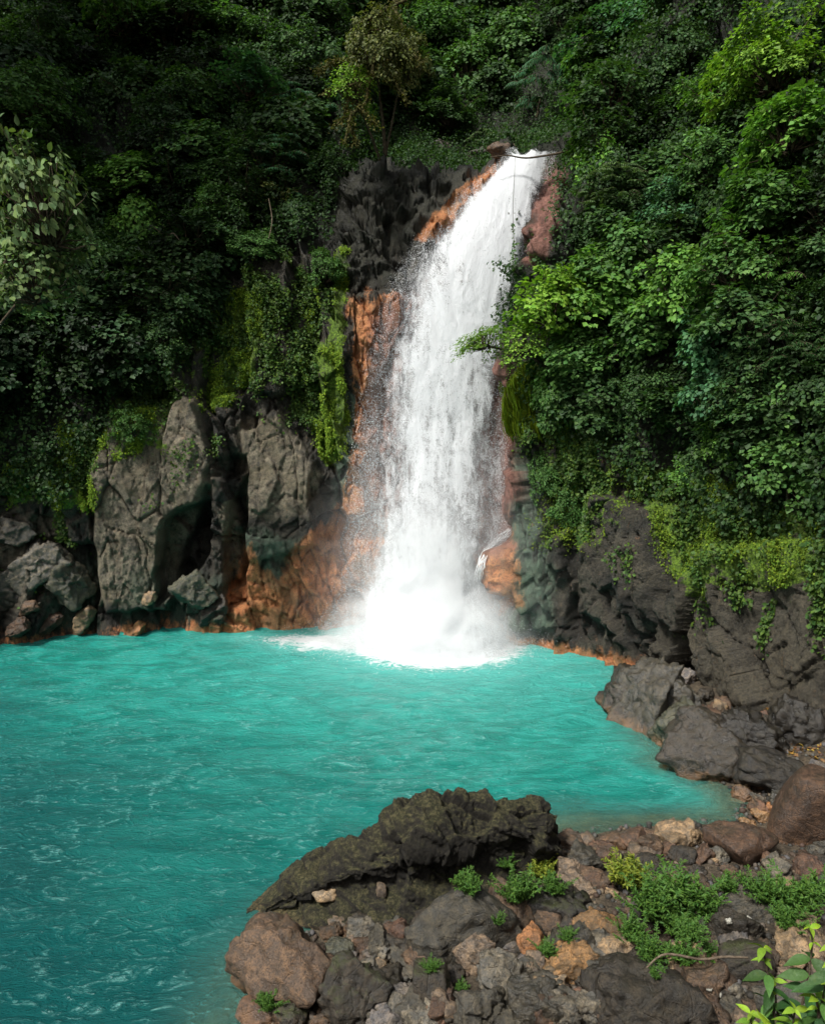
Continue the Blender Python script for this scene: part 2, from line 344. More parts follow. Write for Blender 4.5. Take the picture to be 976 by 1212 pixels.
moss = np.maximum.reduce([QM([(262, 350), (300, 335), (312, 400), (300, 445), (262, 480), (243, 475), (262, 420)], 9), QM([(396, 302), (414, 298), (406, 380), (400, 440), (412, 500), (398, 545), (380, 550), (372, 480), (388, 400)], 6), QM([(362, 350), (376, 350), (372, 450), (360, 450)], 8)*.6,
    QM([(130, 470), (190, 470), (195, 530), (140, 545)], 12)*.7, QM([(5, 545), (70, 540), (75, 600), (10, 600)], 14)*.8, QM([(72, 500), (125, 520), (112, 600), (75, 600)], 12)*.9,
    QM([(602, 425), (638, 425), (636, 510), (615, 520), (604, 500)], 6), QM([(760, 565), (820, 560), (985, 620), (985, 680), (900, 705), (860, 680), (820, 720), (800, 660), (770, 640)], 12)*.85,
    QM([(640, 480), (760, 520), (760, 580), (700, 640), (640, 640)], 20)*.45, QM([(180, 370), (260, 350), (260, 470), (190, 470)], 16)*.45])
ROCKTOP = [(-300, 560), (0, 585), (80, 590), (110, 520), (200, 455), (245, 400), (275, 330), (335, 300), (395, 280), (405, 200), (480, 168), (600, 168), (606, 400), (640, 490), (700, 530), (760, 560), (800, 610), (976, 640), (1300, 700)]
rt = np.interp(pxc, [p[0] for p in ROCKTOP], [p[1] for p in ROCKTOP])
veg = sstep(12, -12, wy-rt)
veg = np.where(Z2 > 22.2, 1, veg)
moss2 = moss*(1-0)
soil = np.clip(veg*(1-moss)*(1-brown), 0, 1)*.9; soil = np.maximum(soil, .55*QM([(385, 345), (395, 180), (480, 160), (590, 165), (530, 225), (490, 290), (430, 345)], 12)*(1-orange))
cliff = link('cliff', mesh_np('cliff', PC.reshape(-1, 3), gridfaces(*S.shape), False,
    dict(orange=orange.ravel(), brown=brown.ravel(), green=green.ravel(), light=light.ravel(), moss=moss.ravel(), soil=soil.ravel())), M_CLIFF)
tag(cliff, 'dark fractured basalt cliff round the turquoise pool with orange mineral stains', 'cliff', kind='structure')
sub = PC[::3, ::3]; bvh = BVHTree.FromPolygons([Vector(v) for v in sub.reshape(-1, 3)], [tuple(int(i) for i in f) for f in gridfaces(*sub.shape[:2])])
def cliff_hit(px, py):
    d = ray(px, py); L = np.linalg.norm(d); h = bvh.ray_cast(Vector(CAM), Vector(d/L))
    return (None, None, None) if h[0] is None else (np.array(h[0]), np.array(h[1]), h[3]/L)

# ------------------------------------------------------------------ ground and pool bed
SHORE = [(-9, -20), (-7, 2), (-3.6, 8), (-2.7, 10.6), (-2.4, 12.2), (-1.9, 13.4), (-.8, 14.4), (1.4, 15.4), (3.0, 16.5), (6, 17.0), (8.0, 17.2), (8.6, 18.3), (8.1, 20.2), (7.3, 22.4), (7.4, 25), (8.0, 27.6), (30, 31), (40, -20)]
def shore_sd(x, y):
    x = np.asarray(x, float); y = np.asarray(y, float); inside = np.zeros(x.shape, bool); dist = np.full(x.shape, 1e9); n = len(SHORE)
    for i in range(n):
        x0, y0 = SHORE[i]; x1, y1 = SHORE[(i+1) % n]
        c = ((y0 > y) != (y1 > y)) & (x < (x1-x0)*(y-y0)/((y1-y0) if y1 != y0 else 1e-9)+x0); inside ^= c
        t = np.clip(((x-x0)*(x1-x0)+(y-y0)*(y1-y0))/((x1-x0)**2+(y1-y0)**2+1e-9), 0, 1)
        dist = np.minimum(dist, np.hypot(x-x0-t*(x1-x0), y-y0-t*(y1-y0)))
    return np.where(inside, dist, -dist)
def ground_h(x, y, rough=True):
    sd = shore_sd(x, y)
    h = np.where(sd > 0, .16*sd, np.maximum(.32*sd, -2.5))
    h = np.where((sd > 0) & (y > 17.5), .34*sd, h); h = np.minimum(h, 3.)
    bank = np.where(x > -6, 9.2-1.08*np.maximum(y, 0), -3)
    h = np.where(sd > 0, np.maximum(h, np.minimum(bank, 8.4)), h)
    if rough:
        P = np.stack([x, y, np.zeros_like(np.asarray(x, float))], -1); h = h+fbm(P*1.3, 4, 61)*.09
    return h
gx = np.concatenate([np.linspace(-60, -8, 40), np.arange(-7.8, 13, .1), np.linspace(13.2, 60, 40)]); gy = np.concatenate([np.linspace(-40, 1, 30), np.arange(1.2, 32, .1), np.linspace(32.2, 60, 20)])
GX, GY = np.meshgrid(gx, gy); GZ = ground_h(GX, GY)
GP = np.stack([GX, GY, GZ], -1)
def mat_ground():
    m, nt = newmat('ground'); g = N(nt); pos = g.n('ShaderNodeNewGeometry').outputs['Position']
    v = g.vor(pos, 9); n1 = g.noise(pos, 3, 6, .7); n2 = g.noise(pos, 22, 5, .7); z = g.sep(pos)[2]
    col = g.mix(g.ramp(n1, .35, .65), (.035, .027, .018), (.11, .085, .055)); col = g.mix(g.ramp(n2, .4, .65, 0, .6), col, (.02, .017, .012))
    col = g.mix(g.ramp(z, -.9, .05, 1, 0), col, g.mix(g.ramp(n1, .3, .7), (.22, .16, .07), (.55, .38, .15)))
    g.out(g.pbsdf(col, .8, .3, g.bump(g.math('ADD', v, n2), .8, .08))); return m
ground = link('ground', mesh_np('ground', GP.reshape(-1, 3), gridfaces(*GX.shape)), mat_ground())
tag(ground, 'dark stony ground of the shore running down under the pool', 'ground', kind='structure')

# ------------------------------------------------------------------ water
IMP = np.array([.9, 31.4])
wxs = np.concatenate([np.linspace(-50, -20, 40), np.arange(-19.8, 13, .09)]); wys = np.concatenate([np.linspace(-6, 9.8, 60), np.arange(10, 35.4, .09)])
WX, WY = np.meshgrid(wxs, wys); WP = np.stack([WX, WY, np.zeros_like(WX)], -1)
dimp = np.hypot((WX-IMP[0]), (WY-IMP[1])*1.1)
warp = fbm(WP*.5, 3, 70)
choppy = fbm(WP*np.array([.9, 2.1, 1]), 4, 71, True)*.035*(1+2.0*np.exp(-dimp/7))
WZ = choppy+.06*np.sin(dimp*3.4+warp*5)*np.exp(-dimp/9)*sstep(1, 4, dimp)+fbm(WP*np.array([.35, .8, 1]), 2, 75)*.07+fbm(WP*np.array([2.4, 5., 1]), 3, 72)*.016
WZ *= sstep(-.0, -1.2, shore_sd(WX, WY))*.8+.2
WPz = WP.copy(); WPz[..., 2] = WZ
sdw = shore_sd(WX, WY)
shallow = sstep(-2.0, .05, sdw+fbm(WP*.7, 3, 73)*.6)
shallow = np.where(WY > 17.5, shallow*sstep(27, 19, WY)*.8, shallow*np.where(WX < 1.5, .55, .8))
foam = np.clip(1.3*np.exp(-(np.maximum(dimp-2.4, 0)/1.9)**1.1), 0, 1)
foam = np.maximum(foam, .62*np.exp(-((WY-32.0)/.9)**2)*sstep(-10, -3, WX)*sstep(6, 3, WX))
foam = np.maximum(foam, .46*np.exp(-np.maximum(dimp-3, 0)/5)); foam = np.maximum(foam, 1.0*np.exp(-((WX+2.6)/3.4)**2-((WY-31.2-.1*(WX+2))/1.3)**2)+.5*np.exp(-((WX+5.5)/3)**2-((WY-32.0)/.8)**2))
foam = np.maximum(foam, .34*sstep(-.5, -.02, sdw)*sstep(19, 22, WY))
deep_shade = .9*sstep(25, 7, WY+.55*WX+fbm(WP*.2, 2, 77)*4)    # shade towards the near left, painted as darker water colour
def mat_water():
    m, nt = newmat('water'); g = N(nt); pos = g.n('ShaderNodeNewGeometry').outputs['Position']
    mp = g.n('ShaderNodeMapping'); g.put(mp.inputs[0], pos); mp.inputs['Scale'].default_value = (1, 2.1, 1); mp.inputs['Rotation'].default_value = (0, 0, -.12); q = mp.outputs[0]
    n1 = g.noise(q, .42, 5, .6, 1.8); n2 = g.noise(q, 1.35, 7, .68, 2.2); n3 = g.noise(q, 7, 6, .7, .8); n4 = g.noise(q, 22, 4, .7)
    foam = g.attr('foam'); sh = g.attr('shallow'); deep_shade = g.attr('deep_shade')
    col = g.mix(g.ramp(n1, .36, .64), (.006, .235, .19), (.026, .38, .315))
    col = g.mix(deep_shade, col, (.006, .075, .08))
    # drifting thin foam streaks
    st = g.math('MULTIPLY', g.ramp(n2, .50, .64), g.ramp(n3, .42, .6))
    st = g.math('MULTIPLY', st, g.ramp(g.noise(pos, .33, 3, .6), .38, .58, .3, 1.))
    col = g.mix(g.math('MULTIPLY', st, .62), col, (.22, .58, .53)); sp_ = g.math('MULTIPLY', g.ramp(n2, .585, .66), g.ramp(n4, .52, .66)); col = g.mix(g.math('MULTIPLY', sp_, .7), col, (.55, .8, .78))
    ff = g.ramp(g.math('ADD', foam, g.math('MULTIPLY', g.math('SUBTRACT', g.math('ADD', g.math('MULTIPLY', n2, .6), g.math('MULTIPLY', n3, .5)), .55), 1.9)), .50, .82)
    near_ = g.ramp(foam, .01, .45, 0, .8); col = g.mix(near_, col, (.13, .55, .49)); col = g.mix(g.math('MULTIPLY', sh, .8), col, (.17, .45, .38)); col = g.mix(ff, col, (.88, .91, .91))
    h = g.math('ADD', g.math('ADD', g.math('MULTIPLY', n2, 1.), g.math('MULTIPLY', n3, .5)), g.math('MULTIPLY', n4, .2))
    p = g.pbsdf(col, g.math('ADD', .12, g.math('MULTIPLY', ff, .5)), .5, g.bump(h, .8, .42), IOR=1.33)
    tr = g.n('ShaderNodeBsdfTransparent'); g.put(tr.inputs[0], (.88, .96, .86))
    mx = g.n('ShaderNodeMixShader'); g.put(mx.inputs[0], g.math('MULTIPLY', sh, g.math('SUBTRACT', 1, ff)))
    nt.links.new(p, mx.inputs[1]); nt.links.new(tr.outputs[0], mx.inputs[2]); g.out(mx.outputs[0]); return m
water = link('water', mesh_np('water', WPz.reshape(-1, 3), gridfaces(*WX.shape), True, dict(foam=foam.ravel(), shallow=shallow.ravel(), deep_shade=deep_shade.ravel())), mat_water())
tag(water, 'milky turquoise pool below the waterfall', 'water', kind='structure')

# ------------------------------------------------------------------ waterfall
FALL = tag(link('waterfall', None, loc=(IMP[0], 32.5, 0)), 'tall white waterfall plunging from the dark cliff notch into the turquoise pool', 'waterfall')
OUT = np.array([(184, 602, 657), (205, 580, 652), (232, 548, 645), (260, 532, 640), (282, 506, 634), (320, 480, 622), (360, 464, 612), (420, 448, 604), (500, 438, 603), (600, 428, 603), (660, 424, 600), (700, 418, 606), (750, 396, 618), (785, 392, 622)], float)
def mat_fall(seed, lo, hi, dens):
    m, nt = newmat('falling_water'); g = N(nt)
    uv = g.attr('fuv', 'Vector'); mp = g.n('ShaderNodeMapping'); g.put(mp.inputs[0], uv); mp.inputs['Location'].default_value = (seed*3.7, seed*5.1, seed)
    mp.inputs['Scale'].default_value = (1., .16, 1); q = mp.outputs[0]
    mp2 = g.n('ShaderNodeMapping'); g.put(mp2.inputs[0], uv); mp2.inputs['Location'].default_value = (seed*1.7, seed*2.1, seed); mp2.inputs['Scale'].default_value = (1., .55, 1)
    a = g.noise(q, 2.6, 5, .65, .5); b = g.noise(mp2.outputs[0], 1.1, 7, .75, 1.); mp3 = g.n('ShaderNodeMapping'); g.put(mp3.inputs[0], uv); mp3.inputs['Scale'].default_value = (1., .8, 1); c = g.noise(mp3.outputs[0], 24, 3, .9); e_ = g.noise(mp2.outputs[0], 4.5, 6, .8, .7)
    d = g.attr('dens')
    t = g.math('ADD', g.math('MULTIPLY', g.math('SUBTRACT', a, .5), 1.1), g.math('MULTIPLY', g.math('SUBTRACT', b, .5), 1.3))
    t = g.math('ADD', t, g.math('ADD', g.math('MULTIPLY', g.math('SUBTRACT', c, .5), 1.7), g.math('MULTIPLY', g.math('SUBTRACT', e_, .5), 1.1)))
    al = g.ramp(g.math('ADD', t, g.math('MULTIPLY', d, dens)), lo, hi)
    al = g.math('MULTIPLY', al, g.ramp(d, 0., .16))
    nrm = g.bump(g.math('ADD', g.math('MULTIPLY', e_, .7), g.math('ADD', g.math('MULTIPLY', c, .3), g.math('MULTIPLY', a, .25))), .6, .3)
    df = g.n('ShaderNodeBsdfDiffuse'); g.put(df.inputs[0], (.86, .89, .91)); g.put(df.inputs['Normal'], nrm)
    tl = g.n('ShaderNodeBsdfTranslucent'); g.put(tl.inputs[0], (.88, .91, .93))
    m1 = g.n('ShaderNodeMixShader'); m1.inputs[0].default_value = .35; nt.links.new(df.outputs[0], m1.inputs[1]); nt.links.new(tl.outputs[0], m1.inputs[2])
    tr = g.n('ShaderNodeBsdfTransparent'); m2 = g.n('ShaderNodeMixShader'); g.put(m2.inputs[0], al)
    nt.links.new(tr.outputs[0], m2.inputs[1]); nt.links.new(m1.outputs[0], m2.inputs[2]); g.out(m2.outputs[0]); return m
fy = np.linspace(180, 790, 260); fu = np.linspace(-.06, 1.06, 90)
lft = np.interp(fy, OUT[:, 0], OUT[:, 1]); rgt = np.interp(fy, OUT[:, 0], OUT[:, 2])
lft = lft+rng.normal(0, 1, len(fy)).cumsum()*0
FPX = lft[:, None]+(rgt-lft)[:, None]*fu[None]; FPY = np.broadcast_to(fy[:, None], FPX.shape)
T = np.full(FPX.shape, np.nan)
for i in range(0, len(fy), 5):
    for j in range(0, len(fu), 5):
        h = cliff_hit(FPX[i, j], FPY[i, j])
        if h[0] is not None: T[i, j] = h[2]
rows = list(range(0, len(fy), 5)); rowT = np.array([np.nanpercentile(T[i, 15:75:5], 25) for i in rows])
rowT = np.minimum(rowT, at_y(500, 600, 37.4)[1]/ray(500, 600)[1])
rowT = np.minimum(rowT, np.convolve(np.pad(rowT, 6, 'edge'), np.ones(13)/13, 'valid')); kk = np.hanning(23); kk /= kk.sum()
for _q in range(2): rowT = np.convolve(np.pad(rowT, 11, 'edge'), kk, 'valid')
_wt = np.array([(0-10)/ray(500, y)[2] if ray(500, y)[2] < -.2 else 99 for y in fy])
distT = np.interp(np.arange(len(fy)), rows, rowT)
distT = np.minimum(distT-.8, np.interp(fy, [180, 240, 400, 700, 750, 790], [99, 99, 34.2, 33.2, 32.6, 31.0]))
print('fall dist', distT[::40])
def fall_layer(name, k, off, fade_l, fade_r, lo, hi, dens, fn):
    D_ = distT[:, None]-off-.5*np.sin(np.clip(fu, 0, 1)*math.pi)[None]
    base = np.stack([np.stack([ray(FPX[i, j], FPY[i, j]) for j in range(len(fu))]) for i in range(len(fy))])
    P = CAM+base*D_[..., None]
    P[..., 1] += fbm(P*np.array([.9, .05, .16])+fbm(P*.4, 2, 7)[..., None]*.6, 5, 80+k)*.2
    P[..., 2] += fbm(P*np.array([3., 0, 0])+k, 3, 99)*.22*np.exp(-np.arange(len(fy))/7.)[:, None]; P[..., 2] = np.maximum(P[..., 2], -.1)
    dn = np.minimum(sstep(-.06, fade_l, fu)[None]*np.ones_like(FPX), (sstep(1.06, 1-fade_r, fu))[None])*fn(FPX, FPY)
    uv = np.stack([P[..., 0], np.concatenate([[0], np.cumsum(np.linalg.norm(np.diff(P[:, 45], axis=0), axis=1))])[:, None]*np.ones_like(FPX), np.zeros_like(FPX)], -1)
    o = link(name, mesh_np(name, P.reshape(-1, 3)-np.array([IMP[0], 32.5, 0]), gridfaces(*FPX.shape), True, dict(dens=dn.ravel(), fuv=uv.reshape(-1, 3))), mat_fall(k, lo, hi, dens), FALL)
    return P
veil_l = np.interp
def core(px, py):   # dense white core
    c = np.interp(py, [185, 280, 360, 440, 560, 680, 790], [622, 575, 548, 530, 515, 500, 500]); w = np.interp(py, [185, 280, 360, 440, 560, 680, 790], [34, 58, 60, 58, 52, 62, 100])
    right = np.interp(py, [180, 300, 420, 500, 640, 720, 790], [650, 615, 600, 585, 572, 590, 620])
    return np.interp(py, [185, 400, 480, 620, 700, 790], [1, .95, .78, .70, .95, 1])*np.clip(1.12-(np.abs(px-c)/w)**2*.75, .1, 1)*sstep(right+16, right-12, px)
def whole(px, py):
    right = np.interp(py, [180, 200, 240, 300, 340, 420, 500, 640, 700, 790], [657, 648, 628, 618, 612, 600, 585, 574, 580, 620])
    right = right-7; v = np.where(px > right, .36, .56)
    return v*np.interp(py, [180, 190, 400, 600, 790], [.9, 1., .95, .9, 1.])
P1 = fall_layer('water_sheet', 1, 0., .16, .05, .2, .95, .85, whole)
P2 = fall_layer('water_sheet', 2, .35, .3, .12, .3, .95, .85, whole)
P3 = fall_layer('water_core', 3, .7, .2, .2, .2, .8, .98, core)
# thin side stream curling over the orange bulge at the right foot
sd_pts = [(604, 628), (592, 637), (580, 648), (572, 662), (568, 680), (566, 700)]
gs = Geo(); pts = []
for (a, b) in sd_pts:
    h = cliff_hit(a, b); pts.append(CAM+ray(a, b)*((h[2] if h[0] is not None else 34)-.25))
pts = np.array(pts); tq = np.linspace(0, len(pts)-1, 24); pts = catmull(pts, tq)
for q in range(16): gs.tube(pts+rng.normal(0, .10, 3)*[1, .5, 1]+rng.normal(0, .03, pts.shape), [.008, .014, .008], 4)
M_WHITE, _nt = newmat('white_water'); _g = N(_nt); _g.out(_g.pbsdf((.86, .89, .9), .6, .3))
o = link('side_stream', gs.mesh('side_stream'), M_WHITE, FALL); o.location = (-IMP[0], -32.5, 0)
# droplets: tiny tetrahedra flung off the edges and the front
def tetra(P, s):
    n = len(P); T4 = np.array([(1, 1, 1), (-1, -1, 1), (-1, 1, -1), (1, -1, -1)], float)*.6
    V = P[:, None]+T4[None]*s[:, None, None]+rng.normal(0, .15, (n, 4, 3))*s[:, None, None]
    Fq = np.array([(0, 1, 2), (0, 3, 1), (0, 2, 3), (1, 3, 2)]); return V.reshape(-1, 3), (Fq[None]+np.arange(n)[:, None, None]*4).reshape(-1, 3)
nd = 120000
ii = rng.integers(0, len(fy), nd); side = rng.random(nd)
uu = np.where(side < .5, np.abs(rng.normal(0, .12, nd))-.05, np.where(side < .68, 1-np.abs(rng.normal(0, .08, nd)), rng.random(nd)))
jj = np.clip(((uu+.06)/1.12*(len(fu)-1)).astype(int), 0, len(fu)-1)
DP = P1[ii, jj].copy(); DP += rng.normal(0, 1, (nd, 3))*np.array([.2, .25, .2])*np.interp(ii, [0, 40, 120], [.15, .6, 1])[:, None]; DP[:, 1] -= rng.random(nd)*1.*np.clip(ii/120, 0, 1)
low = (ii/len(fy)) ; DP[:, 0] += rng.normal(0, 1, nd)*.5*np.clip(low-.3, 0, 1)
keep = (DP[:, 2] > .05) & ((ii > 130) | (rng.random(nd) < .45)) & ((side < .5) | (rng.random(nd) < .8)); DP = DP[keep]
# plunge burst
nb = 60000; th = rng.random(nb)*2*math.pi; rr = np.abs(rng.normal(0, 1., nb)); zb = np.abs(rng.normal(0, 1.5, nb))*np.exp(-rr*.5)
BP = np.stack([IMP[0]+np.cos(th)*rr*2.4, IMP[1]-.3+np.sin(th)*rr*1.3, zb], -1)
DP = np.concatenate([DP, BP]); sz = rng.uniform(.004, .012, len(DP))*np.where(np.arange(len(DP)) % 9 == 0, 1.7, 1)
V_, F_ = tetra(DP-np.array([IMP[0], 32.5, 0]), sz)
tag(link('spray_droplets', mesh_np('spray_droplets', V_, F_, False), M_WHITE, FALL), kind='stuff')
# mist volume
def mat_mist():
    m, nt = newmat('spray_mist'); g = N(nt); pos = g.n('ShaderNodeNewGeometry').outputs['Position']
    def blob(cx, cy, cz, rx, ry, rz):
        mp = g.n('ShaderNodeMapping', vector_type='TEXTURE'); g.put(mp.inputs[0], pos); mp.inputs['Location'].default_value = (cx, cy, cz); mp.inputs['Scale'].default_value = (rx, ry, rz)
        L = g.n('ShaderNodeVectorMath', operation='LENGTH'); g.put(L.inputs[0], mp.outputs[0]); return g.ramp(L.outputs['Value'], 0, 1, 1, 0)
    nz = g.ramp(g.noise(pos, .8, 5, .7, .8), .36, .66, .1, 1.9)
    b1 = g.math('MULTIPLY', blob(.6, 31., .2, 4.9, 3.2, 3.2), 2.2); b2 = g.math('MULTIPLY', blob(.9, 31.6, 1.5, 6.9, 4.2, 9.5), .13); b3 = g.math('MULTIPLY', blob(.5, 31.4, 1.2, 2.7, 2.2, 6.2), 1.6)
    d = g.math('MULTIPLY', g.math('ADD', g.math('ADD', b1, b2), b3), nz)
    v = g.n('ShaderNodeVolumePrincipled'); g.put(v.inputs['Color'], (.99, .995, 1)); v.inputs['Anisotropy'].default_value = .1; g.put(v.inputs['Density'], d)
    g.out(None, v.outputs[0]); return m
bm = bmesh.new(); bmesh.ops.create_icosphere(bm, subdivisions=3, radius=1); me = bpy.data.meshes.new('spray_mist')
for v in bm.verts: v.co = Vector((v.co.x*7+.8, v.co.y*4.4+31.5, max(v.co.z*9, -.05)+.06))
bm.to_mesh(me); bm.free()
tag(link('spray_mist', me, mat_mist()), 'white cloud of spray boiling where the waterfall hits the pool', 'mist', kind='stuff')

# ------------------------------------------------------------------ rocks
_ico = {}
def ico(n):
    if n not in _ico:
        b = bmesh.new(); bmesh.ops.create_icosphere(b, subdivisions=n, radius=1); b.verts.ensure_lookup_table()
        _ico[n] = (np.array([v.co[:] for v in b.verts]), np.array([[v.index for v in f.verts] for f in b.faces])); b.free()
    return _ico[n]
def rock_mesh(name, seed, dims, subd=4, npl=14, p=16, amp=.10, peak=None):
    r = np.random.default_rng(seed); V, Fc = ico(subd); pn = r.normal(0, 1, (npl, 3)); pn /= np.linalg.norm(pn, axis=1)[:, None]; d = r.uniform(.62, 1., npl)
    pn = np.concatenate([pn, np.eye(3), -np.eye(3)]); d = np.concatenate([d, r.uniform(.85, 1.05, 6)])
    p = p*2.2; dt = np.clip(V@pn.T, 0, None)/d; rad = (dt**p).sum(1)**(-1/p); Q = V*rad[:, None]
    Q = Q/np.abs(Q).max(0)
    if peak is not None: Q[:, 2] *= 1-.75*np.clip(np.abs(Q[:, 0]-peak)*.8, 0, 1)*(Q[:, 2] > 0)
    Q = Q*np.array(dims); m = float(np.mean(dims)); nn = V
    an = np.clip((p/2.2-6)/10., 0, 1)
    Q = Q+nn*((fbm(Q/m*1.3+seed, 4, seed % 97)*amp*.7*m)+facet3(Q/m*1.7+seed, seed % 89)*amp*1.3*an*m+facet3(Q/m*4.5+seed, seed % 83)*amp*.45*an*m+fbm(Q/m*7+seed, 3, 3)*amp*.25*m)[:, None]
    return mesh_np(name, Q, Fc)
C = dict(brown=(.075, .052, .036), dark=(.028, .025, .020), grey=(.092, .089, .077), tan=(.16, .122, .08), gold=(.17, .105, .05), pink=(.115, .092, .071), orange=(.22, .11, .05), lilac=(.10, .095, .094),
         rust=(.060, .038, .026), black=(.016, .015, .013), green=(.055, .060, .045), slate=(.047, .046, .039), redbr=(.085, .052, .038), pale=(.24, .19, .13))
def rock(cx, cy, w, h, col, label, mat=M_ROCK, subd=5, amp=.09, p=16, tilt=0., zf=.45, peak=None, dist=None, name='boulder', npl=14, group=None, ry=.8, jit=None):
    seed = int(cx*7+cy*13) % 9973; d = ray(cx, cy)
    if dist is None:
        t = 8.; rz_ = 0
        for _ in range(400):
            P = CAM+d*t; s = t/F*.5; rz_ = h*s*.95
            if P[2] <= max(float(ground_h(P[0:1], P[1:2], False)[0]), -.4)+rz_*zf: break
            t += .05
    else: t = dist
    P = CAM+d*t; s = t/F*.5
    me = rock_mesh(name, seed, (w*s, max(w, h)*s*ry, h*s*.98), subd, npl, p, amp, peak)
    o = link(name, me, mat, loc=P); c = C[col]; j = .85+.3*((seed*37 % 100)/100); o.color = (c[0]*j, c[1]*j, c[2]*j, 1)
    o.rotation_euler = (((seed*13 % 100)/100-.5)*.25, -tilt, ((seed*29 % 100)/100-.5)*.8 if jit is None else jit)
    tag(o, label, 'boulder' if name == 'boulder' else 'stone', group); return o
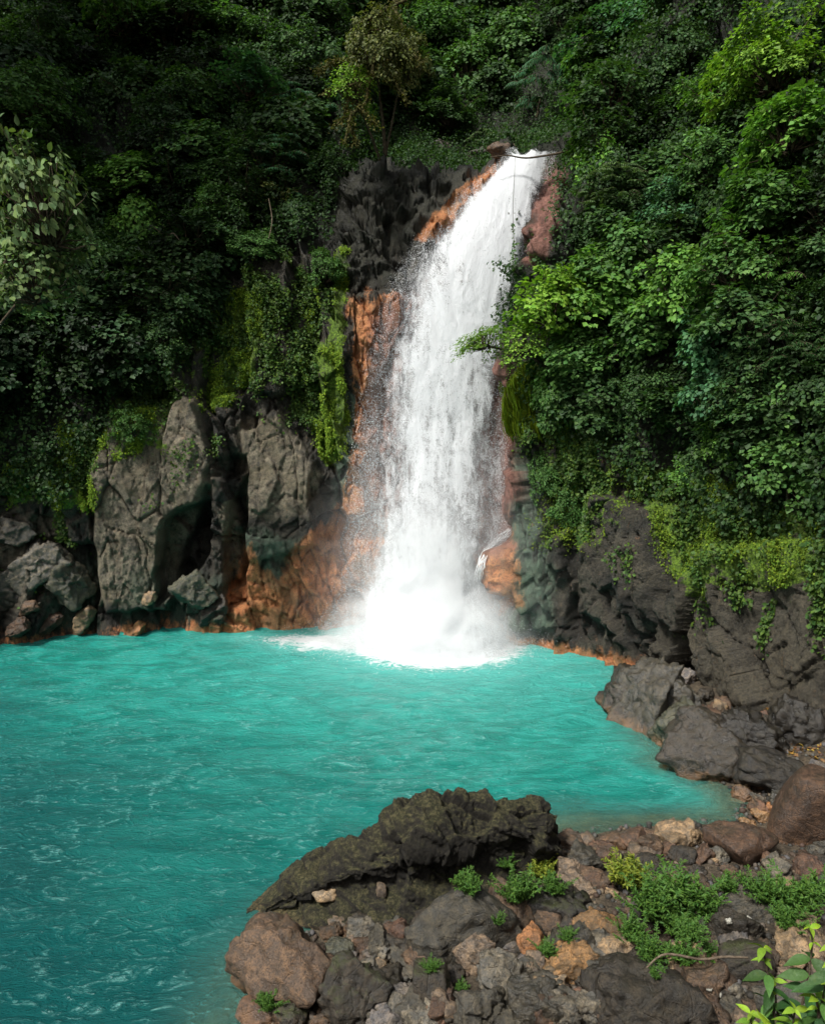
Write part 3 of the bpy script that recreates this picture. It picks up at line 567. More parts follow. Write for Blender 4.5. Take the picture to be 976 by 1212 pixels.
B = [
 (337,1147,126,102,'brown','large smooth brown boulder with a ridge, in the water at the left shore end',M_ROCK,5,.07,17),
 (419,1177,98,80,'dark','low charcoal boulder with dull moss beside the large smooth brown one',M_MOSSY,5,.1,14),
 (300,1201,46,34,'rust','small rusty brown boulder at the very bottom left corner of the rocks',M_WET,4,.05,8),
 (345,1199,52,40,'dark','rounded dark boulder at the bottom edge below the large smooth brown one',M_MOSSY,4,.08,10),
 (430,1106,30,36,'grey','pale grey upright stone just below the black mossy outcrop',M_ROCK,4,.08,12),
 (447,1121,26,38,'slate','narrow slate coloured stone squeezed between the pale grey and the reddish stones',M_ROCK,4,.08,12),
 (469,1108,28,40,'redbr','reddish pointed stone leaning left of the tall peaked slab',M_ROCK,4,.08,20),
 (404,1127,32,26,'green','wet greenish grey stone at the inlet behind the large smooth brown boulder',M_WET,4,.08,12),
 (561,1133,46,52,'pink','pinkish pointed stone in front of the tall peaked slab',M_ROCK,4,.08,20),
 (598,1157,60,52,'grey','broad angular grey boulder right of the pinkish pointed stone',M_ROCK,5,.1,20),
 (514,1173,46,52,'dark','rounded dark brown boulder in front of the tall peaked slab',M_MOSSY,4,.05,8),
 (482,1183,36,30,'lilac','small mauve grey stone left of the rounded dark brown boulder',M_ROCK,4,.08,12),
 (573,1192,60,50,'slate','dark striped angular boulder at the bottom edge near the middle',M_ROCK,5,.12,22),
 (452,1206,56,24,'lilac','flat light grey slab on the bottom edge left of the middle',M_ROCK,4,.08,20),
 (503,1205,48,28,'grey','mottled grey stone on the bottom edge under the rounded dark brown boulder',M_ROCK,4,.1,14),
 (604,1121,27,18,'lilac','small smooth lilac stone lying above the broad angular grey boulder',M_ROCK,3,.05,8),
 (538,1197,28,26,'pink','small pinkish stone left of the dark striped boulder',M_ROCK,3,.08,14),
 (659,1071,74,56,'black','big blackish blocky boulder right of the tall peaked slab',M_MOSSY,5,.1,18),
 (709,1100,52,36,'gold','golden tan wedge shaped stone right of the blackish blocky boulder',M_ROCK,4,.08,22),
 (676,1142,64,38,'gold','long golden brown stone below the golden tan wedge',M_ROCK,4,.08,20),
 (627,1119,32,36,'orange','orange pointed stone below the blackish blocky boulder',M_ROCK,4,.06,22),
 (666,1117,36,20,'tan','small tan stone between the orange pointed and the golden wedge stones',M_ROCK,3,.08,14),
 (738,1114,22,24,'pink','small pinkish grey stone touching the right of the golden tan wedge',M_ROCK,3,.08,14),
 (731,1150,34,28,'pink','pale pinkish tan stone right of the long golden brown one',M_ROCK,4,.08,20),
 (812,1142,54,38,'pale','pale tan pitted stone right under the green herbs',M_ROCK,4,.08,10),
 (766,1139,42,30,'dark','dark stone between the two pale tan stones under the herbs',M_ROCK,4,.08,14),
 (773,1184,140,72,'dark','very large dark brown block across the bottom right of the middle',M_ROCK,5,.09,18),
 (826,1206,84,28,'brown','mottled brown slab on the bottom edge right of the very large dark block',M_ROCK,4,.1,14),
 (634,1189,60,54,'slate','wet slate grey boulder at the bottom edge left of the very large dark block',M_WET,5,.07,14),
 (681,1195,54,40,'grey','grey brown stone between the wet slate boulder and the very large dark block',M_ROCK,4,.1,18),
 (707,1167,44,28,'dark','small dark wedge below the pale pinkish tan stone',M_ROCK,4,.08,22),
 (870,1099,56,44,'dark','dark blocky boulder with two white lichen patches under the flat slab',M_ROCK,5,.08,20),
 (886,1072,76,30,'slate','flat grey slab lying across the boulder with white patches',M_ROCK,4,.06,20),
 (879,1001,70,46,'rust','rounded rust brown boulder at the water edge at right',M_ROCK,5,.06,10),
 (802,991,54,32,'tan','arched tan boulder with a dark hollow at the water edge',M_ROCK,4,.08,14),
 (673,1000,32,28,'brown','brown stone at the water edge just right of the black mossy outcrop',M_ROCK,4,.07,12),
 (649,1003,20,20,'grey','small grey stone against the right end of the black mossy outcrop',M_ROCK,3,.07,14),
 (690,1020,44,32,'slate','two toned slate stone behind the blackish blocky boulder',M_ROCK,4,.09,20),
 (695,999,26,16,'pink','small pinkish stone on the water edge right of the brown one',M_ROCK,3,.07,12),
 (710,1008,38,22,'redbr','flat reddish brown stone just inside the water edge',M_ROCK,4,.07,20),
 (724,996,28,16,'brown','flat dull brown stone on the water edge in the middle of the row',M_ROCK,3,.07,14),
 (750,996,30,24,'redbr','rounded reddish stone on the water edge left of the arched tan boulder',M_ROCK,4,.07,10),
 (771,1004,26,28,'brown','upright brown stone touching the left of the arched tan boulder',M_ROCK,4,.07,14),
 (679,1052,46,24,'pink','pinkish grey ridge shaped stone above the blackish blocky boulder',M_ROCK,4,.08,18),
 (675,1029,30,24,'pink','pinkish pebble like boulder behind the ridge shaped stone',M_ROCK,4,.07,12),
 (703,1042,30,20,'brown','small brown angular stone right of the pinkish ridge shaped one',M_ROCK,3,.08,18),
 (766,1082,52,42,'slate','slate stone half hidden by the bright green herbs',M_ROCK,4,.08,14),
 (884,1139,60,52,'dark','dark mossy brown boulder behind the fallen pale twig',M_MOSSY,5,.07,10),
 (946,1122,66,52,'tan','brown and tan boulder behind the leafy foreground plant',M_ROCK,4,.1,12),
 (805,1015,30,20,'dark','small dark stone under the arched tan boulder',M_ROCK,3,.07,14),
 (850,1012,28,20,'grey','small grey stone left of the rust brown boulder at the water edge',M_ROCK,3,.07,14),
 (645,1139,24,18,'brown','small brown stone below the orange pointed stone',M_ROCK,3,.08,14),
 (642,1160,36,22,'slate','flat slate stone above the wet slate grey boulder',M_ROCK,3,.08,18),
 (735,1180,22,18,'dark','little dark stone against the left of the very large dark block',M_ROCK,3,.08,14),
 (929,1190,70,44,'slate','shadowed slate boulder under the leafy foreground plant',M_ROCK,4,.08,14),
 (852,1172,44,26,'dark','dark stone with a pale lichen spot under the fallen pale twig',M_ROCK,4,.08,14),
]
for b in B:
    cx, cy, w, h, col, lab, mt, sd_, am, pp = b
    k_ = 1.1 if w > 34 else 1.15
    rock(cx, cy, w*k_, h*k_, col, lab, mt, min(sd_+1, 5), am*(1.5 if pp > 10 else 1.1), pp+(4 if pp > 10 else 1))
rock(546,1100,138,132,'slate','tall peaked dark slab leaning against the black mossy outcrop',M_ROCK,5,.06,16,zf=.35,peak=.35,npl=10,ry=.45,jit=.25)
rock(606,1085,70,60,'brown','brown sloping slab behind the right shoulder of the tall peaked slab',M_ROCK,5,.07,18,tilt=-.5,ry=.6)
rock(968,968,116,128,'rust','huge smooth dark reddish brown boulder cut by the right edge of the view',M_ROCK,5,.05,9,zf=.3)
# right bank talus
TB = [
 (742,829,40,66,'dark','pointed dark rock with an orange foot, first of the talus beside the water'),
 (770,826,52,84,'slate','tall slate grey slab leaning behind the pointed dark rock'),
 (800,864,42,62,'green','green grey wedge with its rusty foot in the water, middle of the talus'),
 (848,888,92,62,'dark','large dark slanting slab of the talus dipping into the pool'),
 (808,834,56,46,'slate','broken slate rock above the green grey wedge'),
 (811,803,22,26,'lilac','small pale mauve block on top of the talus'),
 (853,843,24,26,'tan','small tan wedge on the upper talus under the cliff'),
 (888,872,76,52,'black','black blocky rock above the large grey slanting slab'),
 (918,914,74,38,'black','flat black rock beside the yellow leaf litter'),
 (880,942,24,22,'brown','small brown stone at the water corner below the flat black rock'),
 (928,950,34,26,'slate','slate stone tucked beside the huge smooth reddish boulder'),
 (784,782,18,14,'orange','small orange stone perched at the top of the talus'),
 (946,856,56,48,'black','black rounded boulder in the shaded hollow under the right cliff'),
 (966,912,22,22,'lilac','pale mauve stone at the right edge below the leaf litter'),
 (899,948,20,12,'grey','flat grey stone between the small brown and slate stones at the water corner'),
 (938,932,18,14,'rust','little rust coloured stone under the flat black rock'),
 (832,862,30,34,'slate','thin dark plate standing between the green wedge and the slanting slab'),
 (900,966,26,16,'gold','flat ochre stone lying in the shallow corner'),
 (884,975,20,12,'gold','small ochre pebble under the thin water of the shallow corner'),
 (915,955,18,12,'orange','bright orange cobble at the edge of the shallow corner'),
]
for (cx, cy, w, h, col, lab) in TB:
    k_ = 1.2 if w > 38 else 1.; rock(cx, cy, w*k_, h*k_, col, lab, M_WET if h > 40 or cy > 940 else M_ROCK, 5, .12, 26, tilt=-.5 if h > 40 else -.25, zf=.5, npl=12)
# left foot of the cliff
LB = [
 (14,628,44,42,'slate','dark overhanging block at the left edge of the view above the rubble'),
 (42,668,70,50,'grey','broad grey slanting slab low on the left cliff foot'),
 (12,700,46,50,'slate','dark slate block at the left edge just above the water'),
 (80,690,48,60,'green','greenish streaked slab leaning against the pale rock face'),
 (33,720,24,18,'brown','small brown stone under the broad grey slanting slab'),
 (99,732,34,24,'tan','tan hollow rock at the waterline left of the pale rock face'),
 (160,746,28,15,'orange','bright orange stone alone at the waterline below the pale rock face'),
 (177,708,20,16,'tan','small round tan stone below the dark cave'),
 (230,700,40,44,'green','greenish wedge at the foot of the dark cave'),
 (60,738,34,18,'rust','rusty flat stone at the waterline on the far left'),
 (20,745,36,18,'rust','rusty block at the waterline at the left edge'),
 (250,725,44,26,'dark','dark wet block left of the orange stained rock foot'),
]
for (cx, cy, w, h, col, lab) in LB:
    hh = cliff_hit(cx, cy); t = hh[2]-.15*w*30/F
    rock(cx, cy, w, h, col, lab, M_ROCK, 5 if w > 35 else 4, .12, 20, tilt=.6, dist=t, npl=9, ry=.6)
# lip stones at the head of the fall
for (cx, cy, w, h, col, lab) in [(590,178,26,18,'brown','brown boulder on the cliff top left of where the water spills over'), (612,176,16,12,'tan','small tan stone on the cliff top touching the spill of the waterfall'),
    (566,184,30,16,'dark','dark boulder on the cliff top under the little leafy shrub'), (520,176,34,16,'dark','low dark boulder on the cliff rim between the mossy tree and the shrub')]:
    hh = cliff_hit(cx, cy+8); rock(cx, cy, w, h, col, lab, M_ROCK, 4, .1, 16, dist=hh[2]-.2)

# filler cobbles between the boulders
protos = [rock_mesh('cobble', 500+i, (1, .85, .7), 4, 12, 20, .16) for i in range(8)]
cnt = 0; tries = 0; pal = ['brown', 'grey', 'tan', 'slate', 'pink', 'dark', 'redbr', 'dark', 'brown', 'rust', 'slate', 'lilac']
names = dict(brown='brown', grey='grey', tan='tan', slate='slate grey', pink='pinkish', gold='ochre', redbr='reddish', dark='charcoal', lilac='mauve grey', rust='rusty')
zones = [((380, 1095), (540, 1212), 64, 'lower middle of the shore'), ((600, 990), (770, 1212), 104, 'shore between the outcrop and the herbs'), ((760, 1000), (976, 1212), 80, 'shore among the herbs at right'), ((720, 800), (940, 965), 50, 'talus of the right bank')]
for (a, b, num, zn) in zones:
    for _ in range(num):
        cx = rng.uniform(a[0], b[0]); cy = rng.uniform(a[1], b[1]); d = ray(cx, cy); t = 8.
        while True:
            P = CAM+d*t
            if P[2] <= float(ground_h(P[0:1], P[1:2], False)[0]) or t > 30: break
            t += .04
        if shore_sd(P[0:1], P[1:2])[0] < .05: continue
        r_ = abs(rng.normal(0, .10))+.12; cc = pal[rng.integers(len(pal))]; me = protos[cnt % 8]
        o = link('cobble', me, M_ROCK, loc=(P[0], P[1], P[2]+r_*.3)); j = rng.uniform(.8, 1.2); o.color = (*[c*j for c in C[cc]], 1)
        o.scale = (r_, r_*rng.uniform(.8, 1.2), r_*rng.uniform(.8, 1.1)); o.rotation_euler = rng.uniform(-.5, .5, 3); o.rotation_euler.z = rng.uniform(0, 6)
        tag(o, f'small {names[cc]} cobble wedged between boulders on the {zn}', 'cobble', f'{names[cc]} cobbles on the {zn}'); cnt += 1
# gravel
ng = 5000; gx_ = rng.uniform(-3, 13, ng*3); gy_ = rng.uniform(8.5, 20, ng*3); m_ = shore_sd(gx_, gy_) > -.25; gx_ = gx_[m_][:ng]; gy_ = gy_[m_][:ng]; gz_ = ground_h(gx_, gy_)
V0, F0 = ico(1); sz = rng.uniform(.02, .075, len(gx_)); rot = rng.uniform(.7, 1.3, (len(gx_), 1, 3))
GV = (np.stack([gx_, gy_, gz_+sz*.3], -1)[:, None]+V0[None]*sz[:, None, None]*rot*(1+rng.normal(0, .12, (len(gx_), len(V0), 1)))).reshape(-1, 3)
GF = (F0[None]+np.arange(len(gx_))[:, None, None]*len(V0)).reshape(-1, 3)
gtint = np.repeat(np.array([C[pal[i]] for i in rng.integers(0, len(pal), len(gx_))])*.7, len(V0), 0)
m_gr, nt_ = newmat('gravel'); g_ = N(nt_); g_.out(g_.pbsdf(g_.attr('tint', 'Color'), .75, .35))
tag(link('gravel', mesh_np('gravel', GV, GF, False, dict(tint=gtint)), m_gr), 'loose gravel filling the gaps of the rocky shore', 'gravel', kind='stuff')

# black mossy outcrop
sx = np.array([292, 318, 345, 372, 405, 440, 475, 508, 540, 572, 604, 640, 658.])
topy = np.array([1083, 1064, 1043, 1020, 1004, 986, 964, 945, 951, 953, 951, 955, 966.])
boty = np.array([1086, 1090, 1094, 1098, 1104, 1106, 1104, 1096, 1086, 1076, 1066, 1050, 1030.])
nS = 300; nR = 170; qs = np.linspace(0, 1, nS); X_ = np.interp(qs, np.linspace(0, 1, len(sx)), sx); TY = np.interp(X_, sx, topy); BY = np.interp(X_, sx, boty)
prof = np.array([(.05, -.45), (.0, -.1), (-.05, .08), (.16, .2), (.38, .36), (.42, .52), (.30, .68), (.42, .85), (.72, .98), (1.05, 1.0), (1.5, .75), (1.95, .3), (2.3, -.45)])
pr = catmull(prof, np.linspace(0, len(prof)-1, nR))
OV = np.zeros((nS, nR, 3))
for i in range(nS):
    bp = at_z(X_[i], BY[i], .02); w_ = 1-np.exp(-(qs[i]*9)); w_ *= 1-np.exp(-((1-qs[i])*14)); w_ = .12+.88*w_; yc = bp[1]+.75*w_*1.1
    tp = at_y(X_[i], TY[i], yc); hgt = max(tp[2], .05)
    OV[i, :, 0] = bp[0]+(tp[0]-bp[0])*np.clip(pr[:, 1], 0, 1); OV[i, :, 1] = bp[1]+pr[:, 0]*w_*1.1; OV[i, :, 2] = np.where(pr[:, 1] > 0, pr[:, 1]*hgt, pr[:, 1])
d1 = np.gradient(OV, axis=0); d2 = np.gradient(OV, axis=1); on = np.cross(d1, d2); on /= np.linalg.norm(on, axis=-1)[..., None]+1e-9
cen = OV.mean(1, keepdims=True); s_ = np.sign(np.sum(on*(OV-cen), -1)); on *= np.median(s_)
am = np.clip(OV[..., 2:3]*1.2+.3, .15, 1)
QO = OV@np.array([[.85, .1, .5], [-.1, 1, .1], [-.5, 0, .85]]); dsp = facet3(QO*np.array([.75, 1.0, 1.3])+.3, 90, 1.2)*.24+facet3(QO*np.array([1.6, 2.2, 3.4]), 91, 1.1)*.07+facet3(QO*np.array([4, 5, 8.]), 94)*.03+fbm(OV*12, 4, 92)*.035
OV = OV+on*(dsp[..., None]*am)
outc = link('mossy_outcrop', mesh_np('mossy_outcrop', OV.reshape(-1, 3), gridfaces(nS, nR)), M_CRUST); outc.color = (.03, .026, .018, 1)
tag(outc, 'long jagged black rock outcrop crusted with moss, sloping into the pool', 'rock outcrop')
for (cx, cy, w, h, col, lab) in [(384, 1058, 30, 12, 'pale', 'flat pale stone resting on the black mossy outcrop'), (451, 1053, 15, 19, 'pink', 'small pinkish stone lodged on the face of the black mossy outcrop')]:
    d = ray(cx, cy); ob = BVHTree.FromPolygons([Vector(v) for v in OV[::2, ::2].reshape(-1, 3)], [tuple(int(i) for i in f) for f in gridfaces(*OV[::2, ::2].shape[:2])])
    hh = ob.ray_cast(Vector(CAM), Vector(d/np.linalg.norm(d))); t = hh[3]/np.linalg.norm(d) if hh[0] else 15
    rock(cx, cy, w, h, col, lab, M_ROCK, 3, .08, 16, dist=t-.03, name='stone')
# lichen patches are marks on their boulder, kept small

# ------------------------------------------------------------------ leaves
LEAF_D = (np.array([(0, 0, 0), (.5, .42, .10), (.1, 0, 0), (1, 0, -.12), (.5, -.42, .10)])[[0, 1, 3, 4]], np.array([(0, 1, 2), (0, 2, 3)]))
def leaf_template(w=.5, n=5, fold=.12, droop=.25):
    t = np.linspace(0, 1, n); wd = np.sin(math.pi*t**.8)*w*.5; wd[0] = wd[-1] = .01
    mid = np.stack([t, t*0, -droop*t**2], -1); lf = mid+np.stack([t*0, wd, wd*fold*2], -1); rt_ = mid+np.stack([t*0, -wd, wd*fold*2], -1)
    V = np.stack([lf, mid, rt_], 1).reshape(-1, 3); return V, np.array([(i*3+a, i*3+a+1, (i+1)*3+a+1, (i+1)*3+a) for i in range(n-1) for a in (0, 1)])
LEAF_O = leaf_template(.5, 5); LEAF_B = leaf_template(.72, 6, .08, .15); LEAF_L = leaf_template(.28, 6, .1, .45)
def leaves(tmpl, P, Dv, Up, size, tint, width=1.):
    """P positions, Dv leaf direction, Up approximate leaf normal"""
    V0, F0 = tmpl; n = len(P); Dv = Dv/(np.linalg.norm(Dv, axis=1)[:, None]+1e-9); B_ = np.cross(Up, Dv); B_ /= np.linalg.norm(B_, axis=1)[:, None]+1e-9; U_ = np.cross(Dv, B_)
    V = P[:, None]+size[:, None, None]*(V0[None, :, 0:1]*Dv[:, None]+V0[None, :, 1:2]*B_[:, None]*width+V0[None, :, 2:3]*U_[:, None])
    return V.reshape(-1, 3), (F0[None]+np.arange(n)[:, None, None]*len(V0)).reshape(-1, F0.shape[1]), np.repeat(tint, len(V0), 0)
def tints(n, var=.35, yel=.25):
    b = rng.uniform(1-var, 1+var, (n, 1)); y = rng.uniform(0, yel, (n, 1)); return np.concatenate([b*(1+y*1.6), b*(1+y*.5), b*(1-y*.4)], 1)
def crown(kind, seed):
    """unit crown centred on the origin; returns leaf mesh and twig mesh"""
    global rng; keep = rng; rng = np.random.default_rng(seed)
    cfg = dict(broad=(84, 34, .145, LEAF_D, .25, .10), fine=(100, 48, .092, LEAF_D, .21, .09), big=(120, 11, .135, LEAF_B, .15, .06), frond=(34, 30, .16, LEAF_L, .42, .05), loose=(48, 34, .09, LEAF_D, .30, .08), layer=(64, 42, .122, LEAF_D, .32, .05))[kind]
    ncl, nl, ls, tm, cr_, th_ = cfg
    u = rng.normal(0, 1, (ncl, 3)); u /= np.linalg.norm(u, axis=1)[:, None]; u[:, 2] = np.where(u[:, 2] < -.9, -u[:, 2], u[:, 2])
    rad = rng.uniform(.3, 1.12, ncl)**.7*(1+.55*fbm(u*2.1+seed, 3, seed)); cc = u*rad[:, None]*np.array([1, 1, .85]); cc[:, 2] -= .35*np.clip(np.hypot(cc[:, 0], cc[:, 1]), 0, 1.2)**2*rng.uniform(0, 1.4, ncl)
    Ps, Ds, Us, Ss, Ts = [], [], [], [], []; g = Geo()
    for c_, u_ in zip(cc, u):
        out = np.array([u_[0], u_[1], u_[2]*.3]); out /= np.linalg.norm(out)+1e-6; k_ = int(nl*rng.uniform(.6, 1.35)); b_ = rng.uniform(.75, 1.25); sc = rng.uniform(.55, 1.35)
        if kind == 'frond':
            nfr = 5
            for q in range(nfr):
                an = math.atan2(out[1], out[0])+rng.normal(0, .9); L = cr_*rng.uniform(.7, 1.2); t = np.linspace(.1, 1, k_//4)
                rx_ = np.stack([np.cos(an)*t*L, np.sin(an)*t*L, (.25*t-.75*t**2)*L], -1)+c_; tg = np.array([math.cos(an), math.sin(an), -.3]); sdv = np.cross(tg, [0, 0, 1.])
                g.tube(rx_, [.008, .003], 4)
                for sg in (-1, 1):
                    Ps.append(rx_); Ds.append(sdv*sg+tg*.5+np.array([0, 0, -.35])+rng.normal(0, .1, rx_.shape)); Us.append(np.tile([0, 0, 1.], (len(rx_), 1))+rng.normal(0, .1, rx_.shape)); Ss.append(ls*np.sin(np.pi*(t*.8+.15))*rng.uniform(.8, 1.1)); Ts.append(tints(len(rx_), .15, .15)*b_)
            continue
        r2 = rng.random(k_)**.55; an = rng.random(k_)*2*math.pi
        lp = np.stack([np.cos(an)*r2*cr_*sc, np.sin(an)*r2*cr_*sc, rng.normal(0, th_*.5, k_)-r2**2*cr_*.6], -1)
        # tilt the spray so that it leans out of the crown
        ax = np.array([-out[1], out[0], 0.]); a_ = .15+.5*(1-max(u_[2], 0)); ca, sa = math.cos(a_), math.sin(a_)
        lp = lp*ca+np.cross(ax, lp)*sa+ax*(lp@ax)[:, None]*(1-ca)
        dv = lp/(np.linalg.norm(lp, axis=1)[:, None]+1e-6)+out*.7+np.array([0, 0, -.35])+rng.normal(0, .35, lp.shape)
        upv = (np.array([0, 0, .7])+out*1. if kind == 'big' else np.array([0, 0, 1.])*.9+out*.55)+rng.normal(0, .33, lp.shape)
        Ps.append(c_+lp); Ds.append(dv); Us.append(upv); Ss.append(ls*rng.uniform(.65, 1.25, k_)); Ts.append(tints(k_, .3, .3)*b_*(.7+.55*r2[:, None]))  # sunlit spray rim and shaded inside painted into the leaf tint
        if kind != 'fine' or rng.random() < .5: g.tube(wander(np.array([0, 0, -.7])+u_*.1, c_, 6, .06), [.022, .004], 5)
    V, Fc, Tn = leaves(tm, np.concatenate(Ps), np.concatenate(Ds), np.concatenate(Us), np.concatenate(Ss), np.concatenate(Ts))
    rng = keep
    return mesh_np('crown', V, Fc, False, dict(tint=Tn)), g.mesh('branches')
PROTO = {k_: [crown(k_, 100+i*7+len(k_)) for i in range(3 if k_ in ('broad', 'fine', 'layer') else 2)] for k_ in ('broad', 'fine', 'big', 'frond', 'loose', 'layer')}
trunk_me = None
g = Geo(); g.tube(np.array([(0, 0, 0), (.05, .02, .3), (-.03, .03, .6), (0, 0, 1.)]), [.16, .10, .08], 8); trunk_me = g.mesh('trunk')
for k_ in PROTO:
    for (c_, b_) in PROTO[k_]: c_.materials.append(M_LEAF2 if k_ in ('big', 'frond') else M_LEAF); b_.materials.append(M_BARK)
trunk_me.materials.append(M_BARK)
GREEN = dict(dark=(.028, .070, .022), mid=(.045, .115, .030), blue=(.036, .11, .050), lime=(.105, .22, .03), fresh=(.07, .175, .033), olive=(.07, .095, .030), pale=(.072, .13, .052), deep_shade=(.020, .050, .020))
ntree = 0
def tree(cx, cy, rx, ry, kind, green, label, front=.75, group=None, name='tree', var=None, dist=None, cat=None, lum=1., base=None):
    global ntree; ntree += 1
    d = ray(cx, cy); h = cliff_hit(cx, cy)
    t = dist if dist else (h[2] if h[0] is not None else 45.)
    s = t/F; rw = rx*s; rh = ry*s
    if not dist: t -= rw*front; 
    c = CAM+d*t; s = t/F; rw = rx*s; rh = ry*s
    if base is not None: hb = cliff_hit(*base); bp = hb[0]
    else:
        hd = bvh.find_nearest(Vector(c+np.array([0, .3*rw, -.7*rh-.3])), 14.)
        bp = np.array(hd[0]) if hd[0] is not None else c-np.array([0, -.8*rw, rh])
        v_ = bp-c; L_ = np.linalg.norm(v_); mx_ = 2.2*max(rw, rh)
    e = link(name, None, loc=bp); e.empty_display_size = .2
    me, br = PROTO[kind][(ntree if var is None else var) % len(PROTO[kind])]
    rz = random.uniform(0, 6.28); rel = c-bp
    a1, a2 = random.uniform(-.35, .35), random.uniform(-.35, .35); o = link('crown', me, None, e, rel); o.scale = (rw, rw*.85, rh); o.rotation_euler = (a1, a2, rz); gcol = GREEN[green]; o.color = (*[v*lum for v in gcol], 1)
    o = link('branches', br, None, e, rel); o.scale = (rw, rw*.85, rh); o.rotation_euler = (a1, a2, rz)
    top = rel-np.array([0, 0, rh*.35]); L = np.linalg.norm(top)
    o = link('trunk', trunk_me, None, e); o.rotation_mode = 'QUATERNION'; o.rotation_quaternion = Vector(top).to_track_quat('Z', 'Y'); o.scale = (min(rw, 2)*.4, min(rw, 2)*.4, L)
    tag(e, label, cat or ('shrub' if name == 'shrub' else 'tree'), group)
    return e
